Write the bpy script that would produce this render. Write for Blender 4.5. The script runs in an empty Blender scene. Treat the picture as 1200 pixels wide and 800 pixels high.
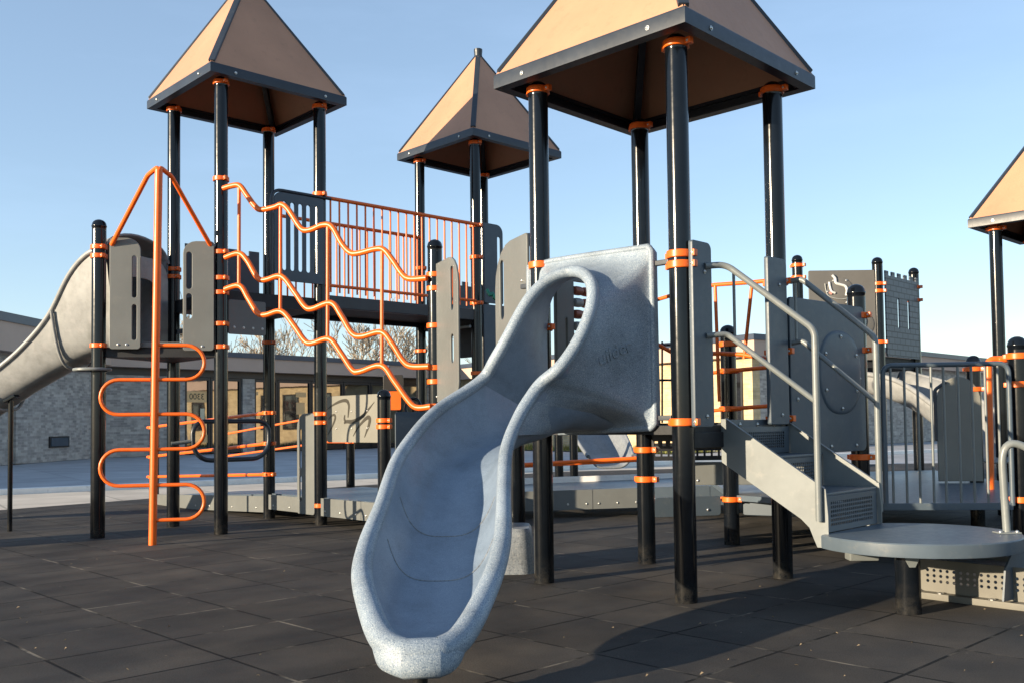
import bpy, bmesh, math, random
from mathutils import Vector, Matrix, Quaternion, noise
random.seed(7)
scene = bpy.context.scene
COL = scene.collection
R = math.radians
# ------------------------------------------------------------------ survey helpers
F_, TILT, ROLL, H_, CX, CY = 1130.166, .04, -.013, 1.002, 36.021, 51.597
_ct, _st, _cr, _sr = math.cos(TILT), math.sin(TILT), math.cos(ROLL), math.sin(ROLL)
FW = Vector((0, _ct, _st)); RT0 = Vector((1, 0, 0)); UP0 = Vector((0, -_st, _ct))
RT = RT0*_cr + UP0*_sr; UP = UP0*_cr - RT0*_sr
EYE = Vector((0, 0, H_))
def ray(x, y): return FW + RT*((x-600-CX)/F_) - UP*((y-400-CY)/F_)
def G(x, y, z=0.0):
    d = ray(x, y); return EYE + d*((z-H_)/d.z)
def atY(x, y, Y):
    d = ray(x, y); return EYE + d*(Y/d.y)
class Plane:
    """vertical plane through two plan points, s along it, z up, 'out' normal"""
    def __init__(s, p0, p1, off=0.0, toward=(0, 0)):
        s.u = Vector((p1[0]-p0[0], p1[1]-p0[1], 0)); s.len = s.u.length; s.u.normalize()
        n = Vector((-s.u.y, s.u.x, 0)); o = Vector((p0[0], p0[1], 0))
        if n.dot(Vector((toward[0], toward[1], 0))-o) < 0: n = -n
        s.n = n; s.o = o + n*off
    def P(s, a, z, off=0.0): return s.o + s.u*a + s.n*off + Vector((0, 0, z))
    def px(s, x, y):
        d = ray(x, y); t = (s.o-EYE).dot(s.n)/d.dot(s.n); q = EYE + d*t
        return ((q-s.o).dot(s.u), q.z)
# ------------------------------------------------------------------ object helpers
def link(o, parent=None):
    COL.objects.link(o)
    if parent is not None: o.parent = parent
    return o
def tag(o, label=None, cat=None, group=None, kind=None):
    if label: o['label'] = label
    if cat: o['category'] = cat
    if group: o['group'] = group
    if kind: o['kind'] = kind
    return o
def thing(name, loc, label, cat, group=None):
    o = bpy.data.objects.new(name, None); o.location = loc; o.empty_display_size = .1
    link(o); return tag(o, label, cat, group)
def origin_of(p):
    v = Vector((0, 0, 0))
    while p is not None: v += p.location; p = p.parent
    return v
class MB:
    def __init__(s): s.b = bmesh.new(); s.bev = False
    def face(s, vs):
        try: return s.b.faces.new(vs)
        except ValueError: return None
    def grid(s, rows, close=False, closev=False):
        vv = [[s.b.verts.new(p) for p in r] for r in rows]
        n = len(vv); m = len(vv[0])
        for i in range(n if closev else n-1):
            for j in range(m if close else m-1):
                a, b = vv[i], vv[(i+1) % n]
                s.face((a[j], a[(j+1) % m], b[(j+1) % m], b[j]))
        return vv
    def tube(s, pts, r, seg=12, cap=True, loop=False):
        pts = [Vector(p) for p in pts]; n = len(pts)
        rs = r if isinstance(r, (list, tuple)) else [r]*n
        tang = []
        for i in range(n):
            a = pts[(i-1) % n] if (loop or i > 0) else pts[i]
            b = pts[(i+1) % n] if (loop or i < n-1) else pts[i]
            t = b-a; tang.append(t.normalized() if t.length > 1e-9 else Vector((0, 0, 1)))
        t0 = tang[0]; ref = Vector((0, 0, 1)) if abs(t0.z) < .9 else Vector((1, 0, 0))
        nn = (ref - t0*ref.dot(t0)).normalized(); rows = []
        for i in range(n):
            t = tang[i]; nn = (nn - t*nn.dot(t)).normalized(); bb = t.cross(nn)
            rows.append([pts[i] + (nn*math.cos(2*math.pi*k/seg) + bb*math.sin(2*math.pi*k/seg))*rs[i] for k in range(seg)])
        vv = s.grid(rows, close=True, closev=loop)
        if cap and not loop: s.face(vv[0][::-1]); s.face(vv[-1])
        return s
    def lathe(s, c, prof, seg=24, axis=None):
        """prof list of (r, h) up the axis from c"""
        ax = Vector(axis).normalized() if axis else Vector((0, 0, 1))
        ref = Vector((1, 0, 0)) if abs(ax.x) < .9 else Vector((0, 1, 0))
        e1 = (ref - ax*ref.dot(ax)).normalized(); e2 = ax.cross(e1); c = Vector(c)
        rows = [[c + ax*h + (e1*math.cos(2*math.pi*k/seg)+e2*math.sin(2*math.pi*k/seg))*r for k in range(seg)] for r, h in prof]
        vv = s.grid(rows, close=True)
        if prof[0][0] > 1e-4: s.face(vv[0][::-1])
        if prof[-1][0] > 1e-4: s.face(vv[-1])
        return s
    def box(s, c, ax, ay, az, bev=0.0):
        """centre and three half-axis vectors"""
        c, ax, ay, az = Vector(c), Vector(ax), Vector(ay), Vector(az)
        before = set(s.b.verts)
        v = [s.b.verts.new(c + ax*i + ay*j + az*k) for k in (-1, 1) for j in (-1, 1) for i in (-1, 1)]
        fs = [s.face([v[i] for i in q]) for q in ((0, 2, 3, 1), (4, 5, 7, 6), (0, 1, 5, 4), (2, 6, 7, 3), (0, 4, 6, 2), (1, 3, 7, 5))]
        if bev > 0:
            s.bev = True; es = set(e for f in fs for e in f.edges)
            bmesh.ops.bevel(s.b, geom=list(es), offset=bev, segments=2, affect='EDGES', profile=.5)
        return s
    def bar(s, p, q, w, h, bev=0.0, up=(0, 0, 1)):
        p, q = Vector(p), Vector(q); d = (q-p); L = d.length; d.normalize()
        up = Vector(up); side = d.cross(up)
        if side.length < 1e-6: side = d.cross(Vector((1, 0, 0)))
        side.normalize(); u2 = side.cross(d)
        return s.box((p+q)/2, d*(L/2), side*(w/2), u2*(h/2), bev)
    def prism(s, poly, d):
        """poly: list of 3D points (planar), extruded by vector d"""
        d = Vector(d); a = [s.b.verts.new(Vector(p)) for p in poly]; b = [s.b.verts.new(Vector(p)+d) for p in poly]
        n = len(a); s.face(a[::-1]); s.face(b)
        for i in range(n): s.face((a[i], a[(i+1) % n], b[(i+1) % n], b[i]))
        return s
    def build(s, name, m, parent=None, smooth=35, loc=None):
        bmesh.ops.recalc_face_normals(s.b, faces=s.b.faces)
        me = bpy.data.meshes.new(name)
        org = origin_of(parent) if parent is not None else Vector(loc or (0, 0, 0))
        bmesh.ops.translate(s.b, verts=s.b.verts, vec=-org)
        if smooth:
            for f in s.b.faces: f.smooth = True
            for e in s.b.edges:
                if len(e.link_faces) == 2 and e.calc_face_angle(0) > R(smooth): e.smooth = False
        s.b.to_mesh(me); s.b.free()
        me.materials.append(m)
        o = bpy.data.objects.new(name, me)
        if parent is None: o.location = org
        if s.bev: wn = o.modifiers.new('normals', 'WEIGHTED_NORMAL'); wn.keep_sharp = True
        return link(o, parent)
def fillet(pts, r, seg=6):
    pts = [Vector(p) for p in pts]; out = [pts[0]]
    for i in range(1, len(pts)-1):
        a, b, c = pts[i-1], pts[i], pts[i+1]
        d1 = (a-b); d2 = (c-b); l1, l2 = d1.length, d2.length
        if l1 < 1e-6 or l2 < 1e-6: continue
        d1.normalize(); d2.normalize()
        ang = d1.angle(d2, 0)
        if ang > R(176): out.append(b); continue
        t = min(r/math.tan(ang/2), l1*.49, l2*.49)
        p0, p2 = b+d1*t, b+d2*t
        for k in range(seg+1):
            q = k/seg; out.append(p0*(1-q)**2 + b*2*q*(1-q) + p2*q*q)
    out.append(pts[-1]); return out
def catmull(pts, n=6, loop=False):
    pts = [Vector(p) for p in pts]; N = len(pts); out = []
    for i in range(N if loop else N-1):
        g = lambda k: pts[k % N] if loop else pts[max(0, min(N-1, k))]
        p0, p1, p2, p3 = g(i-1), g(i), g(i+1), g(i+2)
        for k in range(n):
            t = k/n
            out.append(.5*((2*p1) + (p2-p0)*t + (2*p0-5*p1+4*p2-p3)*t*t + (3*p1-p0-3*p2+p3)*t**3))
    if not loop: out.append(pts[-1])
    return out
def rrect(s0, s1, z0, z1, r=(.03, .03, .03, .03), seg=5):
    """rounded rectangle outline (bl, br, tr, tl radii)"""
    out = []
    for (cx, cz, a0, rr) in ((s0+r[0], z0+r[0], 180, r[0]), (s1-r[1], z0+r[1], 270, r[1]), (s1-r[2], z1-r[2], 0, r[2]), (s0+r[3], z1-r[3], 90, r[3])):
        for k in range(seg+1):
            a = R(a0+90*k/seg); out.append((cx+rr*math.cos(a), cz+rr*math.sin(a)))
    return out
def slot(s, z0, z1, w=.045, seg=6):
    r = w/2
    return [(s+r*math.cos(R(180+180*k/seg)), z0+r+r*math.sin(R(180+180*k/seg))) for k in range(seg+1)] + \
           [(s+r*math.cos(R(180*k/seg)), z1-r+r*math.sin(R(180*k/seg))) for k in range(seg+1)]
def sheet(name, pl, outline, holes, th, m, parent, bev=.004, off=0.0):
    """flat sheet with real holes: a filled 2D curve turned into a mesh, standing in plane pl"""
    cu = bpy.data.curves.new(name, 'CURVE'); cu.dimensions = '2D'; cu.fill_mode = 'BOTH'
    cu.extrude = th/2-bev; cu.bevel_depth = bev; cu.bevel_resolution = 1; cu.offset = -bev
    for ring in [outline]+list(holes):
        sp = cu.splines.new('POLY'); sp.points.add(len(ring)-1); sp.use_cyclic_u = True
        for p, q in zip(sp.points, ring): p.co = (q[0], q[1], 0, 1)
    co = bpy.data.objects.new('tmp', cu); COL.objects.link(co)
    dg = bpy.context.evaluated_depsgraph_get(); me = bpy.data.meshes.new_from_object(co.evaluated_get(dg))
    bpy.data.objects.remove(co); bpy.data.curves.remove(cu)
    org = origin_of(parent) if parent is not None else Vector((0, 0, 0))
    base = pl.o + pl.n*off - org
    z = Vector((0, 0, 1)); w = pl.u.cross(z)
    M = Matrix(((pl.u.x, 0, w.x, base.x), (pl.u.y, 0, w.y, base.y), (0, 1, 0, base.z), (0, 0, 0, 1)))
    me.transform(M); me.name = name; me.materials.clear(); me.materials.append(m)
    o = bpy.data.objects.new(name, me)
    return link(o, parent)
BOLT = {}
def bolt(p, n, parent, r=.011, m=None):
    """one domed bolt head"""
    key = round(r, 4)
    if key not in BOLT:
        b = MB(); b.lathe((0, 0, 0), [(r*1.25, 0), (r*1.25, .003), (r, .0032), (r*.9, .006), (r*.6, .0085), (0, .0098)], 10)
        o = b.build('bolt', MAT['zinc']); BOLT[key] = o.data; bpy.data.objects.remove(o)
    o = bpy.data.objects.new('bolt', BOLT[key]); o.location = Vector(p)-origin_of(parent)
    o.rotation_mode = 'QUATERNION'; o.rotation_quaternion = Vector((0, 0, 1)).rotation_difference(Vector(n))
    return link(o, parent)
# ------------------------------------------------------------------ materials
def newmat(name):
    m = bpy.data.materials.new(name); m.use_nodes = True
    nt = m.node_tree; b = nt.nodes['Principled BSDF']; return m, nt, b
def nd(nt, t, **k):
    n = nt.nodes.new(t)
    for a, v in k.items():
        if a == 'inp':
            for i, x in v.items(): n.inputs[i].default_value = x
        else: setattr(n, a, v)
    return n
def ramp(nt, fac, stops):
    r = nd(nt, 'ShaderNodeValToRGB'); nt.links.new(fac, r.inputs[0])
    cr = r.color_ramp
    while len(cr.elements) < len(stops): cr.elements.new(.5)
    for e, (p, c) in zip(cr.elements, stops): e.position = p; e.color = (*c, 1) if len(c) == 3 else c
    return r.outputs[0]
def objco(nt): return nd(nt, 'ShaderNodeTexCoord').outputs['Object']
def geopos(nt): return nd(nt, 'ShaderNodeNewGeometry').outputs['Position']
def noise_(nt, co, scale, detail=4, rough=.55, vec=None):
    n = nd(nt, 'ShaderNodeTexNoise', inp={'Scale': scale, 'Detail': detail, 'Roughness': rough})
    nt.links.new(co, n.inputs['Vector']); return n.outputs['Fac']
def bump(nt, b, h, strength, dist=.01):
    k = nd(nt, 'ShaderNodeBump', inp={'Strength': strength, 'Distance': dist}); nt.links.new(h, k.inputs['Height'])
    nt.links.new(k.outputs[0], b.inputs['Normal'])
def mul(c, k): return tuple(x*k for x in c)
def paint(name, c, rough=.35, var=.12, vscale=3.0, spec=.5, bumpk=.05, bscale=220, coat=0.0, dirt=None, metal=0.0, rvar=.12):
    m, nt, b = newmat(name); co = geopos(nt)
    n1 = noise_(nt, co, vscale, 5)
    col = ramp(nt, n1, [(.3, mul(c, 1-var)), (.7, mul(c, 1+var))])
    if dirt:
        n2 = noise_(nt, co, 11, 8, .7)
        f = ramp(nt, n2, [(.56, (0, 0, 0)), (.75, (1, 1, 1))])
        mx = nd(nt, 'ShaderNodeMix', data_type='RGBA'); ml = nd(nt, 'ShaderNodeMath', operation='MULTIPLY', inp={1: dirt[1]})
        nt.links.new(f, ml.inputs[0]); nt.links.new(ml.outputs[0], mx.inputs[0])
        nt.links.new(col, mx.inputs[6]); mx.inputs[7].default_value = (*dirt[0], 1); col = mx.outputs[2]
    nt.links.new(col, b.inputs['Base Color'])
    n3 = noise_(nt, co, 25, 6, .65)
    mr = nd(nt, 'ShaderNodeMapRange', inp={3: max(.02, rough-rvar), 4: min(1, rough+rvar)}); nt.links.new(n3, mr.inputs[0]); nt.links.new(mr.outputs[0], b.inputs['Roughness'])
    b.inputs['Specular IOR Level'].default_value = spec; b.inputs['Metallic'].default_value = metal
    b.inputs['Coat Weight'].default_value = coat; b.inputs['Coat Roughness'].default_value = .12
    if bumpk: bump(nt, b, noise_(nt, co, bscale, 3), bumpk, .004)
    return m
def speckle(name, base, dark, light, rough=.5, scale=210):
    m, nt, b = newmat(name); co = geopos(nt)
    v = noise_(nt, co, scale, 1.5, .5)
    c = ramp(nt, v, [(.30, dark), (.45, base), (.56, base), (.70, light)])
    n1 = noise_(nt, co, 2.6, 6, .6)
    sh = ramp(nt, n1, [(.3, (.84, .84, .84)), (.7, (1.08, 1.08, 1.08))])
    mx = nd(nt, 'ShaderNodeMix', data_type='RGBA', blend_type='MULTIPLY', inp={0: 1.0})
    nt.links.new(c, mx.inputs[6]); nt.links.new(sh, mx.inputs[7]); nt.links.new(mx.outputs[2], b.inputs['Base Color'])
    sc = noise_(nt, co, 9, 8, .7)
    st_ = ramp(nt, noise_(nt, co, 5.5, 10, .75), [(.34, (.80, .80, .79)), (.52, (1, 1, 1)), (.70, (1.07, 1.07, 1.06))])
    m2 = nd(nt, 'ShaderNodeMix', data_type='RGBA', blend_type='MULTIPLY', inp={0: 1.0}); nt.links.new(mx.outputs[2], m2.inputs[6]); nt.links.new(st_, m2.inputs[7]); nt.links.new(m2.outputs[2], b.inputs['Base Color'])
    mr = nd(nt, 'ShaderNodeMapRange', inp={3: rough-.14, 4: rough+.16}); nt.links.new(sc, mr.inputs[0]); nt.links.new(mr.outputs[0], b.inputs['Roughness'])
    bump(nt, b, noise_(nt, co, 120, 3), .12, .004)
    return m
MAT = {}
MAT['post'] = paint('black_post_paint', (.0035, .005, .0075),  .15, .25, 4, .38, .012, 130, coat=.0, dirt=((.035, .032, .03), .14), rvar=.06)
def dusty_feet(m):
    nt = m.node_tree; b = nt.nodes['Principled BSDF']; src = b.inputs['Base Color'].links[0].from_socket; co = geopos(nt)
    sz = nd(nt, 'ShaderNodeSeparateXYZ'); nt.links.new(co, sz.inputs[0])
    zf = nd(nt, 'ShaderNodeMapRange', inp={1: .0, 2: .17, 3: .8, 4: 0.0}); nt.links.new(sz.outputs[2], zf.inputs[0])
    nf = ramp(nt, noise_(nt, co, 14, 8, .7), [(.38, (0, 0, 0)), (.75, (.6, .6, .6))])
    ml = nd(nt, 'ShaderNodeMath', operation='MULTIPLY'); nt.links.new(zf.outputs[0], ml.inputs[0]); nt.links.new(nf, ml.inputs[1])
    mx = nd(nt, 'ShaderNodeMix', data_type='RGBA'); nt.links.new(ml.outputs[0], mx.inputs[0]); nt.links.new(src, mx.inputs[6]); mx.inputs[7].default_value = (.085, .075, .06, 1)
    nt.links.new(mx.outputs[2], b.inputs['Base Color'])
dusty_feet(MAT['post'])
MAT['orange'] = paint('orange_powder_coat', (.74, .125, .010), .36, .10, 5, .45, .06, 260, dirt=((.33, .075, .02), .5))
MAT['panel'] = paint('grey_plastic_sheet', (.128, .135, .132), .46, .10, 2.5, .4, .12, 300, dirt=((.19, .185, .165), .4))
MAT['slate'] = paint('slate_plastic_sheet', (.058, .078, .10), .42, .12, 2.5, .4, .10, 300, dirt=((.17, .17, .16), .3))
MAT['navy'] = paint('dark_navy_paint', (.018, .024, .034), .4, .2, 4, .5, .08, 200, dirt=((.08, .08, .08), .35))
MAT['deckblack'] = paint('black_vinyl_deck', (.014, .015, .018), .6, .25, 5, .4, .3, 160, dirt=((.06, .055, .05), .4))
MAT['tan'] = paint('tan_roof_sheet', (.43, .225, .135), .55, .10, 1.6, .35, .10, 120, dirt=((.27, .15, .09), .5))
MAT['steel'] = paint('grey_painted_steel', (.155, .17, .17), .36, .12, 4, .5, .08, 240, dirt=((.32, .30, .27), .4))
MAT['steeldark'] = paint('slate_painted_steel', (.072, .095, .118), .38, .12, 4, .5, .10, 240, dirt=((.20, .19, .17), .35))
MAT['zinc'] = paint('zinc_bolt', (.55, .55, .53), .35, .1, 20, .5, 0, metal=.9)
MAT['rollergrey'] = paint('grey_roller_plastic', (.30, .31, .30), .4, .15, 9)
MAT['rollerred'] = paint('rust_roller_plastic', (.30, .09, .05), .4, .15, 9)
MAT['green'] = paint('green_plastic', (.01, .16, .10), .4, .1, 9)
MAT['slide'] = speckle('speckled_slide_plastic', (.225, .275, .33), (.085, .125, .185), (.41, .45, .475))
MAT['slideworn'] = speckle('worn_slide_plastic', (.185, .24, .315), (.14, .19, .26), (.235, .295, .365), .34)
MAT['slideold'] = speckle('weathered_grey_slide_plastic', (.27, .275, .275), (.245, .25, .25), (.30, .30, .30), .34, 12)
MAT['slidedark'] = speckle('dark_grey_slide_plastic', (.20, .22, .24), (.12, .13, .15), (.3, .3, .3), .45, 90)
MAT['concrete'] = paint('pale_concrete', (.56, .50, .42), .85, .16, 1.3, .3, .5, 60, dirt=((.30, .26, .21), .4))
MAT['curb'] = paint('white_curb_paint', (.78, .76, .72), .7, .12, 2, .3, .4, 60, dirt=((.35, .33, .30), .5))
MAT['asphalt'] = paint('grey_asphalt', (.29, .295, .30), .85, .15, .8, .3, .6, 90, dirt=((.14, .14, .14), .4))
MAT['fasciaB'] = paint('brown_stucco_fascia', (.47, .35, .28), .8, .08, .6, .3, .3, 40)
MAT['capB'] = paint('navy_roof_edge_metal', (.035, .048, .075), .4, .15, 1, .5, .05, 40)
MAT['frame'] = paint('dark_bronze_frame', (.022, .020, .019), .4, .2, 3)
MAT['paper'] = paint('yellow_paper', (.86, .54, .25), .8, .05, 3)
MAT['paperw'] = paint('cream_paper', (.66, .60, .42), .8, .05, 3)
MAT['ink'] = paint('black_ink', (.02, .018, .015), .7, .05, 3)
MAT['bark'] = paint('pale_bark', (.34, .27, .19), .9, .2, 6, .2, .4, 60)
MAT['lampw'] = paint('white_lamp_housing', (.6, .6, .58), .5, .05, 3)
def glass(name, tint):
    m, nt, b = newmat(name); b.inputs['Base Color'].default_value = (*tint, 1); b.inputs['Roughness'].default_value = .025
    b.inputs['IOR'].default_value = 2.8; b.inputs['Specular IOR Level'].default_value = .6
    n = noise_(nt, geopos(nt), 1.1, 2); bump(nt, b, n, .02, .05)
    return m
MAT['glass'] = glass('dark_window_glass', (.012, .012, .013))
def brick(name, c1, c2, mortar, sc=1.0, ang=0.0):
    m, nt, b = newmat(name)
    sep = nd(nt, 'ShaderNodeSeparateXYZ'); nt.links.new(geopos(nt), sep.inputs[0])
    dx, dy = math.cos(ang), math.sin(ang)
    a = nd(nt, 'ShaderNodeMath', operation='MULTIPLY', inp={1: dx}); nt.links.new(sep.outputs[0], a.inputs[0])
    a2 = nd(nt, 'ShaderNodeMath', operation='MULTIPLY_ADD', inp={1: dy}); nt.links.new(sep.outputs[1], a2.inputs[0]); nt.links.new(a.outputs[0], a2.inputs[2])
    cb = nd(nt, 'ShaderNodeCombineXYZ'); nt.links.new(a2.outputs[0], cb.inputs[0]); nt.links.new(sep.outputs[2], cb.inputs[1])
    br = nd(nt, 'ShaderNodeTexBrick', inp={'Color1': (*c1, 1), 'Color2': (*c2, 1), 'Mortar': (*mortar, 1), 'Scale': 1.0, 'Mortar Size': .007*sc, 'Bias': 0.0, 'Brick Width': .26*sc, 'Row Height': .085*sc, 'Mortar Smooth': .2})
    nt.links.new(cb.outputs[0], br.inputs['Vector'])
    n = noise_(nt, geopos(nt), 3, 6, .7); sh = ramp(nt, n, [(.3, (.75, .75, .75)), (.7, (1.2, 1.2, 1.2))])
    mx = nd(nt, 'ShaderNodeMix', data_type='RGBA', blend_type='MULTIPLY', inp={0: 1.0})
    nt.links.new(br.outputs['Color'], mx.inputs[6]); nt.links.new(sh, mx.inputs[7]); nt.links.new(mx.outputs[2], b.inputs['Base Color'])
    b.inputs['Roughness'].default_value = .9
    bump(nt, b, br.outputs['Fac'], -.4, .01)
    return m
MAT['brickL'] = brick('grey_mixed_brick', (.46, .42, .37), (.26, .235, .215), (.38, .35, .31), 1, math.pi/2)
MAT['brickM'] = brick('grey_mixed_brick_entrance', (.46, .42, .37), (.26, .235, .215), (.38, .35, .31), 1, R(50))
MAT['brickC'] = brick('cream_brick', (.60, .46, .26), (.48, .36, .20), (.50, .41, .28), 1, R(-51))
def paving(name, c, size, ang, joint=.6):
    m = paint(name, c, .85, .15, 1.1, .3, .5, 70, dirt=(mul(c, .72), .5)); nt = m.node_tree; b = nt.nodes['Principled BSDF']
    src = b.inputs['Base Color'].links[0].from_socket
    mp = nd(nt, 'ShaderNodeMapping', inp={'Rotation': (0, 0, ang)}); nt.links.new(geopos(nt), mp.inputs[0])
    br = nd(nt, 'ShaderNodeTexBrick', offset=.0, inp={'Scale': 1.0, 'Mortar Size': .02, 'Mortar Smooth': .2, 'Brick Width': size, 'Row Height': size, 'Color1': (1, 1, 1, 1), 'Color2': (.86, .86, .86, 1), 'Mortar': (joint, joint, joint, 1)})
    nt.links.new(mp.outputs[0], br.inputs['Vector'])
    mx = nd(nt, 'ShaderNodeMix', data_type='RGBA', blend_type='MULTIPLY', inp={0: 1.0}); nt.links.new(src, mx.inputs[6]); nt.links.new(br.outputs['Color'], mx.inputs[7])
    nt.links.new(mx.outputs[2], b.inputs['Base Color']); return m
MAT['concrete'] = paving('pale_concrete_slabs', (.56, .50, .42), 1.5, R(-35))
MAT['asphalt'] = paving('grey_concrete_yard', (.37, .375, .385), 3.6, R(-35), .72)
def castle_mat():
    m, nt, b = newmat('castle_block_sheet')
    return m
def rubber():
    m, nt, b = newmat('black_rubber_tiles'); co = geopos(nt)
    mp = nd(nt, 'ShaderNodeMapping', inp={'Rotation': (0, 0, R(-45)), 'Location': (-1.465, -3.986, 0)}); nt.links.new(co, mp.inputs[0])
    nw = nd(nt, 'ShaderNodeTexNoise', inp={'Scale': 3.0, 'Detail': 3}); nt.links.new(co, nw.inputs['Vector'])
    br = nd(nt, 'ShaderNodeTexBrick', offset=.0, inp={'Color1': (0, 0, 0, 1), 'Color2': (1, 1, 1, 1), 'Mortar': (.5, .5, .5, 1), 'Scale': 1.0, 'Mortar Size': .0085, 'Mortar Smooth': .25, 'Brick Width': .563, 'Row Height': .567})
    nt.links.new(mp.outputs[0], br.inputs['Vector'])
    tile = ramp(nt, br.outputs['Color'], [(0, (.037, .0355, .034)), (1, (.050, .0475, .045))])
    big = noise_(nt, co, .9, 7, .65); d1 = ramp(nt, big, [(.30, (.62, .62, .64)), (.68, (1.6, 1.5, 1.38))])
    mx = nd(nt, 'ShaderNodeMix', data_type='RGBA', blend_type='MULTIPLY', inp={0: 1.0}); nt.links.new(tile, mx.inputs[6]); nt.links.new(d1, mx.inputs[7])
    gr = noise_(nt, co, 150, 4, .7); g1 = ramp(nt, gr, [(.35, (.55, .55, .55)), (.62, (1.35, 1.33, 1.3))])
    m2 = nd(nt, 'ShaderNodeMix', data_type='RGBA', blend_type='MULTIPLY', inp={0: .8}); nt.links.new(mx.outputs[2], m2.inputs[6]); nt.links.new(g1, m2.inputs[7])
    # dusty edges and grit lying in the joints, in patches
    jn = noise_(nt, co, 2.3, 4, .6); jr = ramp(nt, jn, [(.5, (0, 0, 0)), (.62, (1, 1, 1))])
    jm = nd(nt, 'ShaderNodeMath', operation='MULTIPLY'); nt.links.new(jr, jm.inputs[0]); nt.links.new(br.outputs['Fac'], jm.inputs[1])
    m3 = nd(nt, 'ShaderNodeMix', data_type='RGBA'); nt.links.new(jm.outputs[0], m3.inputs[0]); nt.links.new(m2.outputs[2], m3.inputs[6]); m3.inputs[7].default_value = (.17, .15, .12, 1)
    # dark gap
    gap = nd(nt, 'ShaderNodeMath', operation='SUBTRACT', use_clamp=True); nt.links.new(br.outputs['Fac'], gap.inputs[0]); nt.links.new(jm.outputs[0], gap.inputs[1])
    m4 = nd(nt, 'ShaderNodeMix', data_type='RGBA'); nt.links.new(gap.outputs[0], m4.inputs[0]); nt.links.new(m3.outputs[2], m4.inputs[6]); m4.inputs[7].default_value = (.006, .006, .006, 1)
    # pale crumbs
    vo = nd(nt, 'ShaderNodeTexVoronoi', inp={'Scale': 16.0}); nt.links.new(co, vo.inputs['Vector'])
    cr = ramp(nt, vo.outputs['Distance'], [(.035, (1, 1, 1)), (.06, (0, 0, 0))])
    pr = nd(nt, 'ShaderNodeSeparateColor'); nt.links.new(vo.outputs['Color'], pr.inputs[0])
    gt = nd(nt, 'ShaderNodeMath', operation='GREATER_THAN', inp={1: .86}); nt.links.new(pr.outputs[0], gt.inputs[0])
    cm = nd(nt, 'ShaderNodeMath', operation='MULTIPLY'); nt.links.new(cr, cm.inputs[0]); nt.links.new(gt.outputs[0], cm.inputs[1])
    m5 = nd(nt, 'ShaderNodeMix', data_type='RGBA'); nt.links.new(cm.outputs[0], m5.inputs[0]); nt.links.new(m4.outputs[2], m5.inputs[6]); m5.inputs[7].default_value = (.30, .27, .22, 1)
    nt.links.new(m5.outputs[2], b.inputs['Base Color'])
    b.inputs['Roughness'].default_value = .82; b.inputs['Specular IOR Level'].default_value = .2
    hs = nd(nt, 'ShaderNodeMath', operation='MULTIPLY_ADD', inp={1: -1.6}); nt.links.new(br.outputs['Fac'], hs.inputs[0])
    hg = nd(nt, 'ShaderNodeMath', operation='MULTIPLY', inp={1: .32}); nt.links.new(noise_(nt, co, 140, 3, .7), hg.inputs[0]); 
    hb = nd(nt, 'ShaderNodeMath', operation='MULTIPLY_ADD', inp={1: 1.2}); nt.links.new(noise_(nt, co, 3.5, 3, .5), hb.inputs[0]); nt.links.new(hg.outputs[0], hb.inputs[2])
    nt.links.new(hb.outputs[0], hs.inputs[2])
    k1 = nd(nt, 'ShaderNodeBump', inp={'Strength': .8, 'Distance': .006}); nt.links.new(hs.outputs[0], k1.inputs['Height'])
    # tiles that have sagged and curled a little
    mq = nd(nt, 'ShaderNodeMapping', inp={'Rotation': (0, 0, R(-45)), 'Scale': (1, 1, 1)}); nt.links.new(co, mq.inputs[0])
    mz_ = nd(nt, 'ShaderNodeMapping', inp={'Scale': (.75, 1.55, 1)}); nt.links.new(mq.outputs[0], mz_.inputs[0])
    wv_ = noise_(nt, mz_.outputs[0], 1.0, 1.5, .45)
    k2 = nd(nt, 'ShaderNodeBump', inp={'Strength': 1.0, 'Distance': .12}); nt.links.new(wv_, k2.inputs['Height']); nt.links.new(k1.outputs[0], k2.inputs['Normal'])
    nt.links.new(k2.outputs[0], b.inputs['Normal'])
    return m
MAT['rubber'] = rubber()
MAT['grass'] = paint('winter_grass', (.10, .115, .035), .9, .4, 8, .2, .6, 60)
MAT['blade'] = paint('grass_blade', (.16, .16, .045), .7, .4, 14, .2, 0)
MAT['stepsteel'] = paint('tan_painted_steel', (.125, .118, .098), .5, .14, 4, .4, .08, 240, dirt=((.08, .075, .065), .5))
# ------------------------------------------------------------------ plan points
def square(cx, cy, th, s):
    return [Vector((cx+s/math.sqrt(2)*math.cos(R(a)+th), cy+s/math.sqrt(2)*math.sin(R(a)+th))) for a in (-90, 180, 90, 0)]
S = 1.084
A, B, D, C = square(.76, 6.204, .036, S)
La, Lb, Ld, Lc = square(-3.068, 9.991, -.016, S)
Na, Nb, Nd, Nc = square(-.776, 12.234, -.004, S)
Ra, Rb, Rd, Rc = square(5.545, 10.06, -.01, S)
U = Vector((.6808, .7324)); N2 = Vector((.7324, -.6808))
P_ = Vector((-4.16, 9.02)); W5 = Vector((-.92, 8.30))
E1 = Vector((2.27, 6.93)); E2 = Vector((3.37, 6.83))
S8 = Vector((1.535, 7.95)); S11 = Vector((4.07, 9.1)); Q9 = Vector((3.14, 11.76)); Q10 = Vector((4.12, 11.76)); Q11 = Vector((4.87, 12.55))
RP = .0635
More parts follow.
